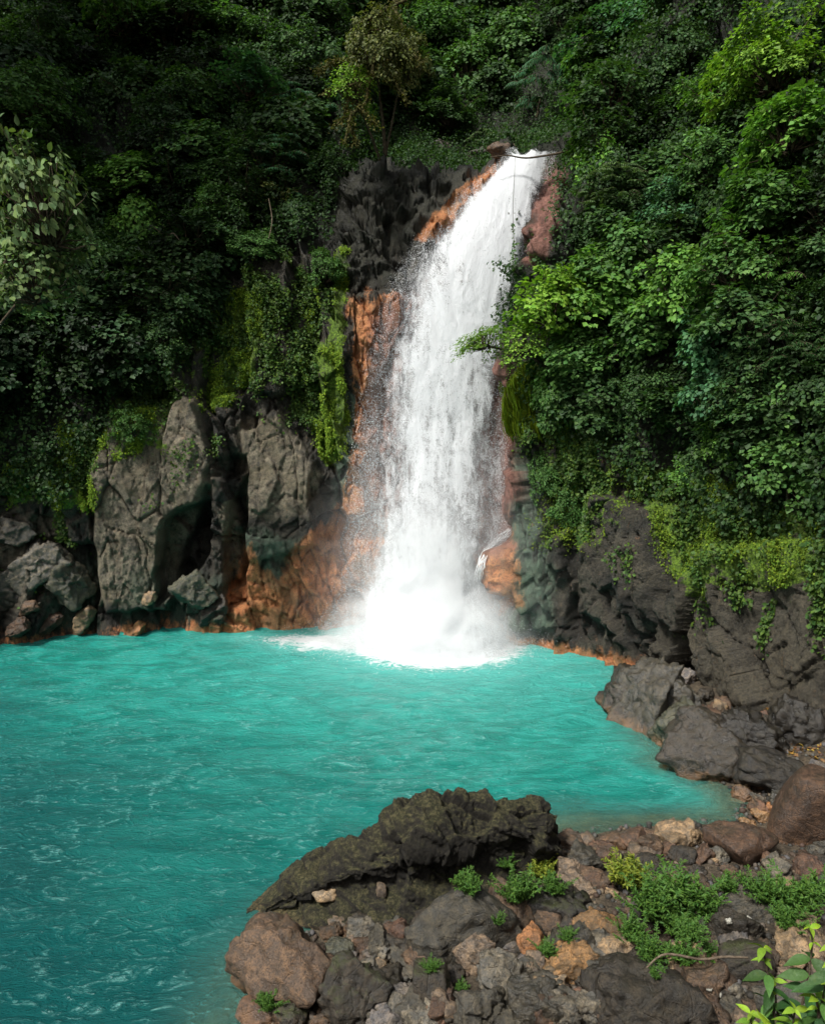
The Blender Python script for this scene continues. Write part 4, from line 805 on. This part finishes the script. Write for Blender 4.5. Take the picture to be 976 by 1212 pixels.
H = [
 (40,225,66,88,'big','pale','large leaved pale tree at the left edge, its round leaves brightly lit',dict(dist=24.5,base=(-75,440))),
 (38,318,58,52,'big','pale','lower drooping tree of big round leaves at the left edge under a similar one',dict(dist=24.8,base=(-75,480))),
 (150,205,52,26,'layer','fresh','flat topped bright green tree right of the large leaved tree',{}),
 (163,262,42,42,'layer','fresh','small fresh green tree directly below the flat topped one, left of the bare twigs',{}),
 (235,105,46,30,'layer','mid','spreading green tree high on the left slope above the flat topped bright tree',{}),
 (300,100,48,26,'layer','blue','bluish green spreading tree high left of the mossy limbed tree',{}),
 (225,170,62,34,'layer','mid','wide layered tree in the middle of the left slope',{}),
 (240,200,40,22,'layer','mid','narrow layered tree under the wide one on the left slope',{}),
 (345,130,44,40,'frond','blue','feathery bluish tree hanging left of the mossy limbed tree',{}),
 (335,190,48,34,'frond','blue','drooping feathery tree above the cliff edge left of the dark rock',{}),
 (330,228,34,20,'loose','olive','thin pale tree with bare twigs at the lower edge of the left forest',{}),
 (258,240,36,32,'fine','mid','small leaved tree left of the thin pale one above the moss patches',{}),
 (60,60,60,48,'fine','dark','dull small leaved tree at the top left corner above the large leaved tree',{}),
 (40,110,56,40,'fine','mid','fine leaved tree just above the large leaved tree at the left edge',{}),
 (150,20,60,34,'layer','mid','tree with light sprays at the top edge left of centre',{}),
 (215,10,56,30,'layer','mid','tree with drooping sprays cut by the top edge on the left slope',{}),
 (445,50,44,46,'fine','olive','olive crowned tree over the mossy limbs near the top centre',dict(dist=33.5)),
 (420,100,34,30,'loose','lime','sparse lime green tips beside the mossy limbs',dict(dist=33.2)),
 (478,62,30,42,'fine','olive','second olive crown right of the mossy limbs',dict(dist=33.8)),
 (505,30,44,34,'fine','mid','green crown at the top edge just left of the centre gap',{}),
 (560,80,46,40,'layer','mid','mid green tree standing behind the head of the waterfall',{}),
 (530,130,44,26,'fine','dark','dark shrubby tree on the rim behind the dark rock',{}),
 (600,40,50,36,'layer','mid','tree at the top edge above the head of the waterfall',{}),
 (640,100,40,46,'frond','blue','drooping feathery tree right above the spill of the waterfall',{}),
 (720,30,62,34,'layer','blue','bluish layered tree at the top edge right of the waterfall head',{}),
 (700,70,50,30,'layer','mid','layered tree under the bluish one at the top right of the fall',{}),
 (775,25,50,28,'layer','blue','bluish spray tree at the top edge left of the dark gap',{}),
 (704,130,36,38,'broad','fresh','fresh green tree right of the waterfall head under the layered trees',{}),
 (708,195,36,40,'broad','fresh','fresh green shrubby tree beside the brown rock of the upper fall',{}),
 (730,222,44,32,'frond','pale','pale feathery palm like tree right of the upper fall',{}),
 (905,70,76,52,'fine','lime','yellow green fine leaved tree in the top right corner',{}),
 (860,110,56,44,'fine','fresh','fresh green tree left below the yellow green corner tree',{}),
 (930,150,62,48,'broad','fresh','broad leaved tree at the right edge below the yellow green corner tree',{}),
 (845,185,62,44,'fine','mid','dense fine leaved tree in the upper right slope',{}),
 (905,235,66,46,'broad','mid','broad leaved tree in the middle of the right slope near the edge',{}),
 (800,245,58,38,'fine','blue','smoky blue green tree left of the broad leaved one on the right slope',{}),
 (860,310,60,44,'layer','mid','layered tree in the centre of the right slope',{}),
 (925,330,56,40,'frond','fresh','tree with long hanging bright leaves at the right edge',{}),
 (810,330,54,44,'broad','fresh','well lit broad leaved tree right of the overhanging lime one',{}),
 (740,290,56,40,'broad','mid','mid green tree above the overhanging lime green one',{}),
 (720,335,60,40,'broad','fresh','fresh green tree just above the branch that overhangs the fall',{}),
 (665,355,52,44,'broad','lime','lime green tree next to the waterfall at mid height',dict(front=1.)),
 (615,400,44,30,'loose','lime','overhanging lime green tree reaching across the waterfall',dict(dist=29.6,base=(650,440))),
 (570,402,40,17,'loose','lime','outermost lime green spray hanging in front of the falling water',dict(dist=29.4,base=(645,425))),
 (654,330,30,34,'fine','mid','fine leaved tree at the right side of the fall above the lime green ones',{}),
 (675,415,50,36,'broad','mid','dark green tree beneath the lime green tree beside the fall',{}),
 (760,385,58,38,'broad','mid','green tree in the middle of the right wall above the shaded hollow',{}),
 (850,395,50,56,'broad','blue','tall cascading bright green tree above the right moss bank',{}),
 (850,450,38,46,'broad','blue','lower cascade of bluish green leaves above the right moss bank',{}),
 (860,515,38,36,'fine','fresh','lowest leafy cascade touching the right moss bank',{}),
 (930,410,48,44,'frond','dark','dark fern like tree with long leaves at the right edge',{}),
 (940,470,44,40,'big','mid','big leaved green plant tree at the right edge above the creepers',{}),
 (935,545,50,40,'broad','mid','broad leaved thicket tree at the right edge over the moss bank',{}),
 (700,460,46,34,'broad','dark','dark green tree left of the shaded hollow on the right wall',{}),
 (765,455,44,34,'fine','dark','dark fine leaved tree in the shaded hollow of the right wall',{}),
 (655,470,30,34,'broad','mid','small tree hugging the wall above the hanging moss curtain',{}),
 (565,165,22,18,'frond','pale','small leafy shrub standing on the cliff rim left of the spill',dict(name='shrub',front=.4)),
 (300,285,36,18,'fine','mid','shrubby growth along the top of the left moss patch',dict(name='shrub')),
 (380,315,26,26,'fine','mid','shrub hanging over the tall right hand moss streak',dict(name='shrub',front=.3)),
 (200,400,36,34,'fine','dark','dark shrub left of the bright moss patch on the left cliff',dict(name='shrub',front=.3)),
 (150,440,36,24,'fine','dark','dark shrub on the brow above the pale rock face',dict(name='shrub',front=.3)),
 (640,560,20,34,'fine','mid','small creeper shrub on the wall right of the fall',dict(name='shrub',front=.2)),
 (670,600,22,30,'fine','mid','thin shrub clinging below the creepers on the right wall',dict(name='shrub',front=.2)),
 (820,560,40,26,'fine','fresh','low bright shrub on top of the right moss bank',dict(name='shrub',front=.3)),
 (155,500,26,24,'fine','mid','small green shrub rooted in a crack of the pale rock face',dict(name='shrub',front=.15)),
]
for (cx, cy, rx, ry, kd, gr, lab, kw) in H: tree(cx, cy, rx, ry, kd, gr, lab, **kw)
# filler forest
filled = [(h[0], h[1]) for h in H]; gaps = [(855, 30, 42), (655, 60, 34), (110, 140, 45), (330, 40, 30), (60, 440, 60), (750, 430, 34), (800, 100, 30), (640, 160, 30), (400, 150, 26)]
regs = [('far left of the upper slope', 'left', (-60, 250), (-60, 460), 70, 'deep_shade'), ('left slope beside the dark rock', 'leftmid', (250, 400), (-60, 280), 26, 'dark'),
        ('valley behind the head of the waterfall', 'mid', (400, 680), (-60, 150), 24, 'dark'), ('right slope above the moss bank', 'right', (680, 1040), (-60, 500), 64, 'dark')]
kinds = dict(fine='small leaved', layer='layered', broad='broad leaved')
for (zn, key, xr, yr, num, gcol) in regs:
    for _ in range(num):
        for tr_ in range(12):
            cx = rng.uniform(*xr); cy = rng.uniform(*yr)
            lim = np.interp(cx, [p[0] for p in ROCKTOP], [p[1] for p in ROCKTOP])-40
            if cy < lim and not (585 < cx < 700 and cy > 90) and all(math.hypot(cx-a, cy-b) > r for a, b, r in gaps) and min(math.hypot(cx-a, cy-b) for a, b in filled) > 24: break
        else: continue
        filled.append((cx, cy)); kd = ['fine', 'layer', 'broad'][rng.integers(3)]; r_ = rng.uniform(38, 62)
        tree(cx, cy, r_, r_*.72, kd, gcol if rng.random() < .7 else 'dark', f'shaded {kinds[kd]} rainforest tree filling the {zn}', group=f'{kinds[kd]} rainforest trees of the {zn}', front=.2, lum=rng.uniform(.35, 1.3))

# unseen tall trees, added high on the left so their canopy shades the slope
def shade_tree(base, top, r, kind, lab):
    base = np.array(base, float); rel = np.array(top, float)-base; e = link('tree', None, loc=base); tag(e, lab, 'tree', 'tall shade trees added high on the left slope outside the view')
    for q in range(3):
        off = rng.normal(0, r*.35, 3); me, br = PROTO[kind][q % len(PROTO[kind])]
        for nm, m_ in (('crown', me), ('branches', br)):
            o = link(nm, m_, None, e, rel+off); o.scale = (r, r, r*.55); o.rotation_euler = (0, 0, q*2.1); o.color = (*GREEN['mid'], 1)
    o = link('trunk', trunk_me, None, e); o.rotation_mode = 'QUATERNION'; o.rotation_quaternion = Vector(rel).to_track_quat('Z', 'Y'); o.scale = (2.2, 2.2, float(np.linalg.norm(rel)))
bl = 'tall broad crowned shade tree added high on the left slope outside the view'
for (b_, t_, r_) in [((-29, 31, 24), (-23, 27.5, 37), 4.6), ((-28, 34, 27), (-21.5, 33, 46), 4.4)]:
    shade_tree(b_, t_, r_, 'broad', bl)
for (pts_, lab) in [
                    ([(182, 268), (196, 280), (205, 276), (212, 284)], 'bare pale twigs sticking out below the small fresh green tree at left'), ([(318, 235), (322, 262), (316, 290)], 'thin liana hanging under the pale thin tree at the left forest edge')]:
    h_ = [cliff_hit(*p) for p in pts_]; t_ = min(h[2] for h in h_ if h[0] is not None)-(.5 if 'trunk' in lab else 1.6); g = Geo(); q_ = catmull(np.array([CAM+ray(*p)*t_ for p in pts_]), np.linspace(0, len(pts_)-1, 24)); big_ = 'trunk' in lab
    g.tube(q_, [.13, .07] if big_ else [.018, .025, .015], 7); tag(link('bare_trunk' if big_ else 'liana', g.mesh('liana'), M_BARK if big_ else M_TWIG), lab, 'tree' if big_ else 'liana')
# mossy limbed tree
e = tag(link('tree', None, loc=(-6, 36, 21)), 'tree with long crooked limbs furred in brown moss, leaning out near the top centre', 'tree')
g = Geo()
def L(px, py, t): return CAM+ray(px, py)*t-np.array([-6, 36, 21])
for a, b, r_ in [((500, -60, 35), (440, 90, 33), .16), ((440, 90, 33), (408, 168, 32.6), .09), ((470, 20, 34), (400, 70, 33), .09), ((440, 90, 33), (385, 110, 32.6), .07), ((455, 70, 33), (480, 120, 33), .06), ((425, 125, 32.8), (445, 150, 32.6), .05),
                ((420, 100, 33), (395, 150, 32.6), .05), ((480, 0, 34), (420, 30, 33), .07), ((460, 50, 33.4), (500, 75, 33), .06), ((410, 140, 32.8), (425, 170, 32.6), .04), ((400, 70, 33), (375, 85, 32.8), .04)]:
    g.tube(wander(L(*a), L(*b), 10, .06), [r_, r_*.45], 7)
link('trunk', g.mesh('trunk'), M_MOSSBARK, e)
nl = 2600; base = np.concatenate([v for v in g.V]); idx = rng.integers(0, len(base), nl); pp_ = base[idx]+rng.normal(0, .10, (nl, 3))
V_, F_, T_ = leaves(LEAF_D, pp_, rng.normal(0, 1, (nl, 3))+np.array([0, 0, -.9]), rng.normal(0, .5, (nl, 3))+np.array([0, -.3, 1]), rng.uniform(.06, .17, nl), tints(nl, .4, .4))
o = link('hanging_moss', mesh_np('hanging_moss', V_, F_, False, dict(tint=T_)), M_MOSSLEAF, e, color=(.13, .11, .03)); o['kind'] = 'stuff'; o.color = (.048, .058, .02, 1)
# fallen limb across the head of the fall with a hanging vine
hh = cliff_hit(625, 200); tl_ = min(hh[2], float(distT[10]))-1.7
g = Geo(); q = [(580, 186), (600, 184), (620, 187), (640, 185), (662, 181), (676, 176)]; g.tube(catmull(np.array([CAM+ray(*a)*(tl_) for a in q]), np.linspace(0, 5, 20)), [.02, .04, .055], 7)
tag(link('fallen_limb', g.mesh('fallen_limb'), M_BARK), 'thin dark fallen limb lying across the head of the waterfall', 'branch')
g = Geo(); vp = np.array([CAM+ray(608+1.2*math.sin(y/23), y)*(tl_-.3) for y in np.linspace(186, 330, 30)]); g.tube(vp, [.008, .012, .015], 5)
e = tag(link('hanging_vine', None, loc=vp[0]), 'thin vine dangling from the fallen limb in front of the upper waterfall', 'vine')
o = link('stem', g.mesh('stem'), M_BARK, e); o.location = -Vector(vp[0])
nl = 70; ip = vp[rng.integers(16, 30, nl)]+rng.normal(0, .05, (nl, 3))-vp[0]; V_, F_, T_ = leaves(LEAF_D, ip, rng.normal(0, 1, (nl, 3))+[0, 0, -1], rng.normal(0, .5, (nl, 3))+[0, -1, .5], rng.uniform(.08, .16, nl), tints(nl))
link('foliage', mesh_np('foliage', V_, F_, False, dict(tint=T_)), M_LEAF, e, color=GREEN['mid'])

# ------------------------------------------------------------------ ground cover on the cliff (uncountable)
flatP = PC.reshape(-1, 3); flatN = Nn.reshape(-1, 3); vx, vy = pxc.ravel(), pyc.ravel(); inb = (vx > -80) & (vx < 1060) & (vy > -80) & (vy < 800) & (Z2.ravel() > .3)
area = np.linalg.norm(np.cross(np.gradient(PC, axis=1), np.gradient(PC, axis=0)), axis=-1).ravel()
def scatter(weight, n):
    w = np.where(inb, weight, 0)*area; w = w/w.sum(); i = rng.choice(len(w), n, p=w); return i
def cover(name, i, tm, size, tint, col, mat, lab, cat, lift=.06, spread=.06, droop=.6, width=1.):
    n = len(i); P = flatP[i]+flatN[i]*rng.uniform(0, lift, (n, 1))+rng.normal(0, spread, (n, 3)); Nv = flatN[i]
    Dv = rng.normal(0, .6, (n, 3))+np.array([0, 0, -droop])+Nv*.35; Up = Nv*1.0+np.array([0, 0, .8])+rng.normal(0, .35, (n, 3))
    V, Fc, T_ = leaves(tm, P, Dv, Up, size, tint, width)
    return tag(link(name, mesh_np(name, V, Fc, False, dict(tint=T_)), mat, color=col), lab, cat, kind='stuff')
creep = np.clip(fbm(PC*.8, 4, 50)*1.6+.25, 0, 1).ravel()
w1 = veg.ravel()*(.25+creep)*(1-brown.ravel())**2
i = scatter(w1*np.clip(fbm(PC*.9, 3, 58)*3+.6, .28, 1).ravel(), 240000); cover('undergrowth', i, LEAF_D, rng.uniform(.08, .21, len(i)), tints(len(i), .5, .4), (.020, .054, .017), M_LEAF, 'dark leafy undergrowth carpeting the slopes under the trees', 'undergrowth', .9, .14)
# creepers spilling over the rock
rd = (wy-rt).ravel(); pocket = np.clip(fbm(PC*np.array([.8, .8, .4]), 4, 51)*2.4-.1, 0, 1).ravel()
w2 = np.maximum.reduce([.6*QM([(640, 480), (760, 540), (976, 600), (976, 740), (880, 740), (800, 690), (740, 640), (660, 640)], 20).ravel(), sstep(150, 0, rd), .28*QM([(230, 300), (400, 290), (400, 500), (250, 520)], 20).ravel()])*sstep(-30, 10, rd)*pocket*(1-.6*moss.ravel())*(1-.8*np.clip(light.ravel(), 0, 1))*np.where((vx > 395) & (vx < 607), .0, 1.)*np.where(vx < 600, .7, 1.)
i = scatter(w2+1e-9, 64000); cover('creepers', i, LEAF_D, rng.uniform(.07, .18, len(i)), tints(len(i), .5, .6), (.035, .085, .020), M_LEAF, 'small leaved creepers spilling down over the rock faces', 'creeper', .2, .08)
i = scatter((moss.ravel()**2)*np.clip(fbm(PC*np.array([1.6, 1.6, .8]), 4, 52)*4.5+.1, 0, 1).ravel()*np.where(vx < 600, 1.7, 1)+1e-9, 95000); cover('moss', i, LEAF_D, rng.uniform(.035, .12, len(i)), tints(len(i), .5, .5)*np.where(vx[i] < 600, 1.4, 1.)[:, None], (.075, .145, .02), M_MOSSLEAF, 'bright yellow green moss on the cliff ledges', 'moss', .14, .05, .8, .7)
# long hanging moss strands beside the fall
cur = QM([(604, 428), (636, 430), (634, 500), (604, 508)], 5).ravel(); i = scatter(cur+1e-9, 2600)
P = flatP[i]+flatN[i]*rng.uniform(.05, .35, (len(i), 1)); V_, F_, T_ = leaves(LEAF_L, P, np.tile([0, 0, -1.], (len(i), 1))+rng.normal(0, .06, (len(i), 3)), flatN[i]+rng.normal(0, .2, (len(i), 3)), rng.uniform(.4, 1.1, len(i)), tints(len(i), .4, .5), .35)
tag(link('moss_curtain', mesh_np('moss_curtain', V_, F_, False, dict(tint=T_)), M_MOSSLEAF, color=(.09, .16, .012)), 'curtain of long green moss hanging on the wall right beside the waterfall', 'moss', kind='stuff')
# leaf litter
nl = 1500; lx = rng.uniform(8.6, 13, nl*4); ly = rng.uniform(17.5, 22.5, nl*4); m_ = shore_sd(lx, ly) > .9; lx = lx[m_][:nl]; ly = ly[m_][:nl]; lz = ground_h(lx, ly)+.03
lc = np.array([(.30, .17, .04), (.16, .08, .035), (.42, .30, .06), (.10, .06, .035), (.22, .12, .05)])[rng.integers(0, 5, len(lx))]
V_, F_, T_ = leaves(LEAF_D, np.stack([lx, ly, lz], -1), rng.normal(0, 1, (len(lx), 3))*[1, 1, .3], rng.normal(0, .4, (len(lx), 3))+[0, 0, 1], rng.uniform(.06, .15, len(lx)), lc)
tag(link('leaf_litter', mesh_np('leaf_litter', V_, F_, False, dict(tint=T_)), M_LEAF, color=(1, 1, 1)), 'yellow and brown fallen leaves on the ground under the right cliff', 'leaf litter', kind='stuff')

# ------------------------------------------------------------------ herbs on the shore
def herb_mesh(seed):
    global rng; keep = rng; rng = np.random.default_rng(seed); Ps, Ds, Us, Ss = [], [], [], []; g = Geo()
    for k_ in range(60):
        an = rng.random()*6.28; ln = rng.uniform(.35, 1.); lean = rng.uniform(.1, 1.); t = np.linspace(0, 1, 15); st = np.stack([np.cos(an)*lean*t*ln, np.sin(an)*lean*t*ln, (t-.25*lean*t**2)*ln*.85], -1)+np.array([rng.normal(0, .12), rng.normal(0, .12), 0])
        g.tube(st, [.012, .004], 4)
        for sg in (-1, 0, 1):
            q = st[3:]; sd_ = np.array([-math.sin(an), math.cos(an), 0]); Ps.append(q); Ds.append(sd_*sg+np.array([math.cos(an)*.5, math.sin(an)*.5, .35])+rng.normal(0, .3, q.shape)); Us.append(rng.normal(0, .3, q.shape)+[0, 0, 1]); Ss.append(rng.uniform(.07, .17, len(q)))
    n = sum(len(p) for p in Ps); V, Fc, T_ = leaves(LEAF_D, np.concatenate(Ps), np.concatenate(Ds), np.concatenate(Us), np.concatenate(Ss), tints(n, .25, .4), .42); rng = keep
    a = mesh_np('foliage', V, Fc, False, dict(tint=T_)); b = g.mesh('stems'); a.materials.append(M_LEAF); b.materials.append(M_LEAF); b.attributes.new('tint', 'FLOAT_COLOR', 'POINT').data.foreach_set('color', np.ones(len(b.vertices)*4, np.float32)); return a, b
HM = [herb_mesh(s) for s in (1, 2, 3, 4)]
HB = [(556,1038,24,'tuft of feathery herb against the face of the black mossy outcrop'),(615,1040,30,'herb clump behind the brown sloping slab at the outcrop'),(640,1018,24,'herb on the right end of the black mossy outcrop'),(655,1040,20,'small herb above the blackish blocky boulder'),
 (745,1022,36,'yellowish green herb bush behind the row of water edge stones'),(770,1050,38,'bright herb bush in the middle of the green patch'),(800,1040,38,'bright herb bush at the top of the green patch'),(826,1052,38,'bright herb bush at the right side of the green patch'),
 (800,1078,34,'herb bush in the lower green patch'),(746,1090,26,'herb tuft beside the golden tan wedge stone'),(815,1095,22,'small herb left of the boulder with white patches'),(770,1115,28,'herb tuft above the dark stone between two pale ones'),(808,1118,26,'herb tuft right above the pale tan pitted stone'),
 (840,1122,22,'low herb right of the pale tan pitted stone'),(905,1042,30,'herb bush right of the rust brown boulder'),(940,1050,38,'large herb bush near the right edge'),(965,1042,32,'herb bush cut by the right edge'),(930,1078,26,'herb tuft right of the flat grey slab'),
 (510,1138,12,'tiny herb at the foot of the tall peaked slab'),(588,1082,12,'tiny herb on the shoulder of the tall peaked slab'),(545,1163,11,'tiny herb right of the rounded dark brown boulder'),(318,1178,20,'small herb growing in front of the large smooth brown boulder'),
 (671,1102,13,'tiny herb on top of the small tan stone'),(646,1117,16,'little herb right of the orange pointed stone'),(775,1145,14,'tiny herb left of the pale tan pitted stone'),(860,1040,20,'small herb below the rust brown boulder'),(598,1015,14,'little herb on the crown of the black mossy outcrop')]
dg = bpy.context.evaluated_depsgraph_get(); bpy.context.view_layer.update(); dg.update()
for n_, (cx, cy, r_, lab) in enumerate(HB):
    d = ray(cx, cy+r_*.7); dn = Vector(d).normalized(); ok, hit, nrm, fi, ob, mx = scene.ray_cast(dg, Vector(CAM), dn)
    P = np.array(hit) if ok else CAM+d*15; t = (P[1])/d[1]; s = r_*1.25*t/F
    e = tag(link('herb', None, loc=P-np.array([0, 0, .03])), lab, 'herb'); e.rotation_euler.z = n_*1.7; e.scale = (s, s, s); fm, sm = HM[n_ % 4]
    gc = (.048, .125, .026) if n_ not in (4, 2) else (.13, .19, .03)
    link('foliage', fm, None, e, color=gc); link('stems', sm, None, e, color=(.06, .12, .03))
# lichen patches on two dark stones
m_li, nt_ = newmat('lichen'); g_ = N(nt_); p_ = g_.n('ShaderNodeNewGeometry').outputs['Position']; g_.out(g_.pbsdf(g_.mix(g_.ramp(g_.noise(p_, 40, 4, .8), .4, .6), (.16, .155, .13), (.36, .35, .30)), .9, .2))
for (cx, cy, r_) in [(863, 1092, .055), (886, 1086, .05), (838, 1172, .045), (852, 1176, .03)]:
    ok, hit, nrm, fi, ob, mx = scene.ray_cast(dg, Vector(CAM), Vector(ray(cx, cy)).normalized())
    if not ok: continue
    an = np.linspace(0, 2*math.pi, 17)[:-1]; rr_ = r_*(1+.3*rng.normal(0, 1, 16)); top = np.stack([np.cos(an)*rr_, np.sin(an)*rr_*.8, an*0+.008], -1); bot = top*[1.15, 1.15, 1]-[0, 0, .05]
    V_ = np.concatenate([[[0, 0, .014]], top, bot]); F_ = [(0, 1+i, 1+(i+1) % 16) for i in range(16)]+[(1+i, 17+i, 17+(i+1) % 16) for i in range(16)]+[(1+i, 17+(i+1) % 16, 1+(i+1) % 16) for i in range(16)]
    o = link('lichen_patch', mesh_np('lichen_patch', V_, np.array(F_)), m_li); q_ = Vector(nrm).to_track_quat('Z', 'Y'); W_ = Matrix.Translation(hit) @ q_.to_matrix().to_4x4()
    src = bpy.data.objects[ob.name]; o.parent = src; o.matrix_parent_inverse = src.matrix_world.inverted(); o.matrix_basis = W_
# fallen twig
g = Geo(); q = [(764, 1157, 0), (800, 1162, 0), (835, 1167, 0), (862, 1170, 0), (882, 1163, 0)]; pts = []
for (a, b, _) in q:
    d = Vector(ray(a, b)); ok, hit, *_r = scene.ray_cast(dg, Vector(CAM), d.normalized()); pts.append(np.array(hit)+[0, 0, .05])
pts = np.array(pts); pts[:, 1] = np.linspace(pts[0, 1], pts[-1, 1], 5); pts[:, 2] = pts[:, 2].max()*.5+pts[:, 2]*.5
g.tube(catmull(pts, np.linspace(0, 4, 20)), [.012, .02, .022, .016], 7); tag(link('fallen_twig', g.mesh('fallen_twig'), M_TWIG), 'pale fallen twig lying on the dark boulders at lower right', 'twig')
g = Geo(); pts = np.array([CAM+ray(a, b)*(P0_) for a, b, P0_ in [(607, 1050, 15.2), (609, 1055, 15.15), (608, 1066, 15.1)]]); g.tube(wander(pts[0], pts[2], 6, .1), [.02, .02], 6)
tag(link('twig', g.mesh('twig'), M_TWIG), 'short white broken twig standing by the sloping slab', 'twig')

# ------------------------------------------------------------------ leafy plant in the near right corner
def leafy_plant():
    base = CAM+ray(932, 1340)*4.9; e = tag(link('leafy_plant', None, loc=base), 'leafy foreground plant with dark leaves and lime green young tips at the lower right', 'plant')
    big = leaf_template(.5, 9, .14, .35); g = Geo(); stems = [((925, 1340), (915, 1160)), ((935, 1340), (903, 1122)), ((945, 1340), (958, 1098)), ((960, 1340), (990, 1160)), ((930, 1340), (888, 1200)), ((940, 1340), (940, 1195)), ((950, 1340), (965, 1180)), ((935, 1340), (915, 1215)), ((955, 1340), (985, 1120))]
    T0 = 4.9; old, new, = [[], [], []], [[], [], []]
    for si, (a, b) in enumerate(stems):
        A_ = CAM+ray(*a)*T0; B_ = CAM+ray(*b)*(T0-.1*si+.2); pts = wander(A_, B_, 14, .02); g.tube(pts-base, [.014, .005], 6)
        for j in range(3, 14):
            n_l = 3 if j < 13 else 4
            for q in range(n_l):
                an = j*2.4+q*math.pi*(.667 if n_l == 3 else .5)+si; young = j >= 12; tgt = new if young else old
                if not young and rng.random() < .15: continue
                tgt[0].append(pts[j]-base); tgt[1].append([math.cos(an), math.sin(an)*.8-.15, .15 if young else -.12]); tgt[2].append(rng.uniform(.06, .14) if young else rng.uniform(.13, .25))
    for arr, nm, col in ((old, 'foliage', (.035, .105, .028)), (new, 'young_leaves', (.13, .26, .025))):
        P_ = np.array(arr[0]); n = len(P_); V, Fc, T_ = leaves(big, P_, np.array(arr[1])+rng.normal(0, .18, (n, 3)), np.tile([0, -.25, 1.], (n, 1))+rng.normal(0, .35, (n, 3)), np.array(arr[2])*.85, tints(n, .4, .4), .85)
        o = link(nm, mesh_np(nm, V, Fc, True, dict(tint=T_)), M_BROADLEAF, e, color=col)
        if nm == 'young_leaves': o['label'] = 'lime green young leaves at the stem tips'
    link('stems', g.mesh('stems'), M_BARK, e)
leafy_plant()

# ------------------------------------------------------------------ light
SUN = Vector((-.42, -.42, .80)).normalized()
w = bpy.data.worlds.new('World'); scene.world = w; w.use_nodes = True; nt = w.node_tree; nt.nodes.clear()
sk = nt.nodes.new('ShaderNodeTexSky'); sk.sky_type = 'NISHITA'; sk.sun_disc = False; sk.sun_elevation = math.asin(SUN.z); sk.sun_rotation = math.atan2(SUN.x, SUN.y); sk.dust_density = 4; sk.air_density = 1.; sk.ozone_density = .6
bg = nt.nodes.new('ShaderNodeBackground'); bg.inputs[1].default_value = .09; ow = nt.nodes.new('ShaderNodeOutputWorld'); hs = nt.nodes.new('ShaderNodeHueSaturation'); hs.inputs['Saturation'].default_value = .35; nt.links.new(sk.outputs[0], hs.inputs['Color']); nt.links.new(hs.outputs[0], bg.inputs[0]); nt.links.new(bg.outputs[0], ow.inputs[0])
sl = bpy.data.lights.new('sun', 'SUN'); sl.energy = 3.2; sl.angle = R(8); sl.color = (1, .97, .92); so = bpy.data.objects.new('sun', sl); COL.objects.link(so); so.rotation_mode = 'QUATERNION'; so.rotation_quaternion = SUN.to_track_quat('Z', 'Y'); so.location = (0, 0, 60)
vs = scene.view_settings; vs.view_transform = 'Standard'; vs.look = 'None'; vs.exposure = .85; vs.gamma = 1
cy = scene.cycles; cy.max_bounces = 9; cy.diffuse_bounces = 3; cy.glossy_bounces = 2; cy.transmission_bounces = 4; cy.transparent_max_bounces = 10; cy.volume_bounces = 8; cy.volume_step_rate = 2.; cy.volume_max_steps = 96
cy.caustics_reflective = False; cy.caustics_refractive = False; cy.use_denoising = True; cy.sample_clamp_indirect = 4
print('trees', ntree, 'cobbles', cnt)
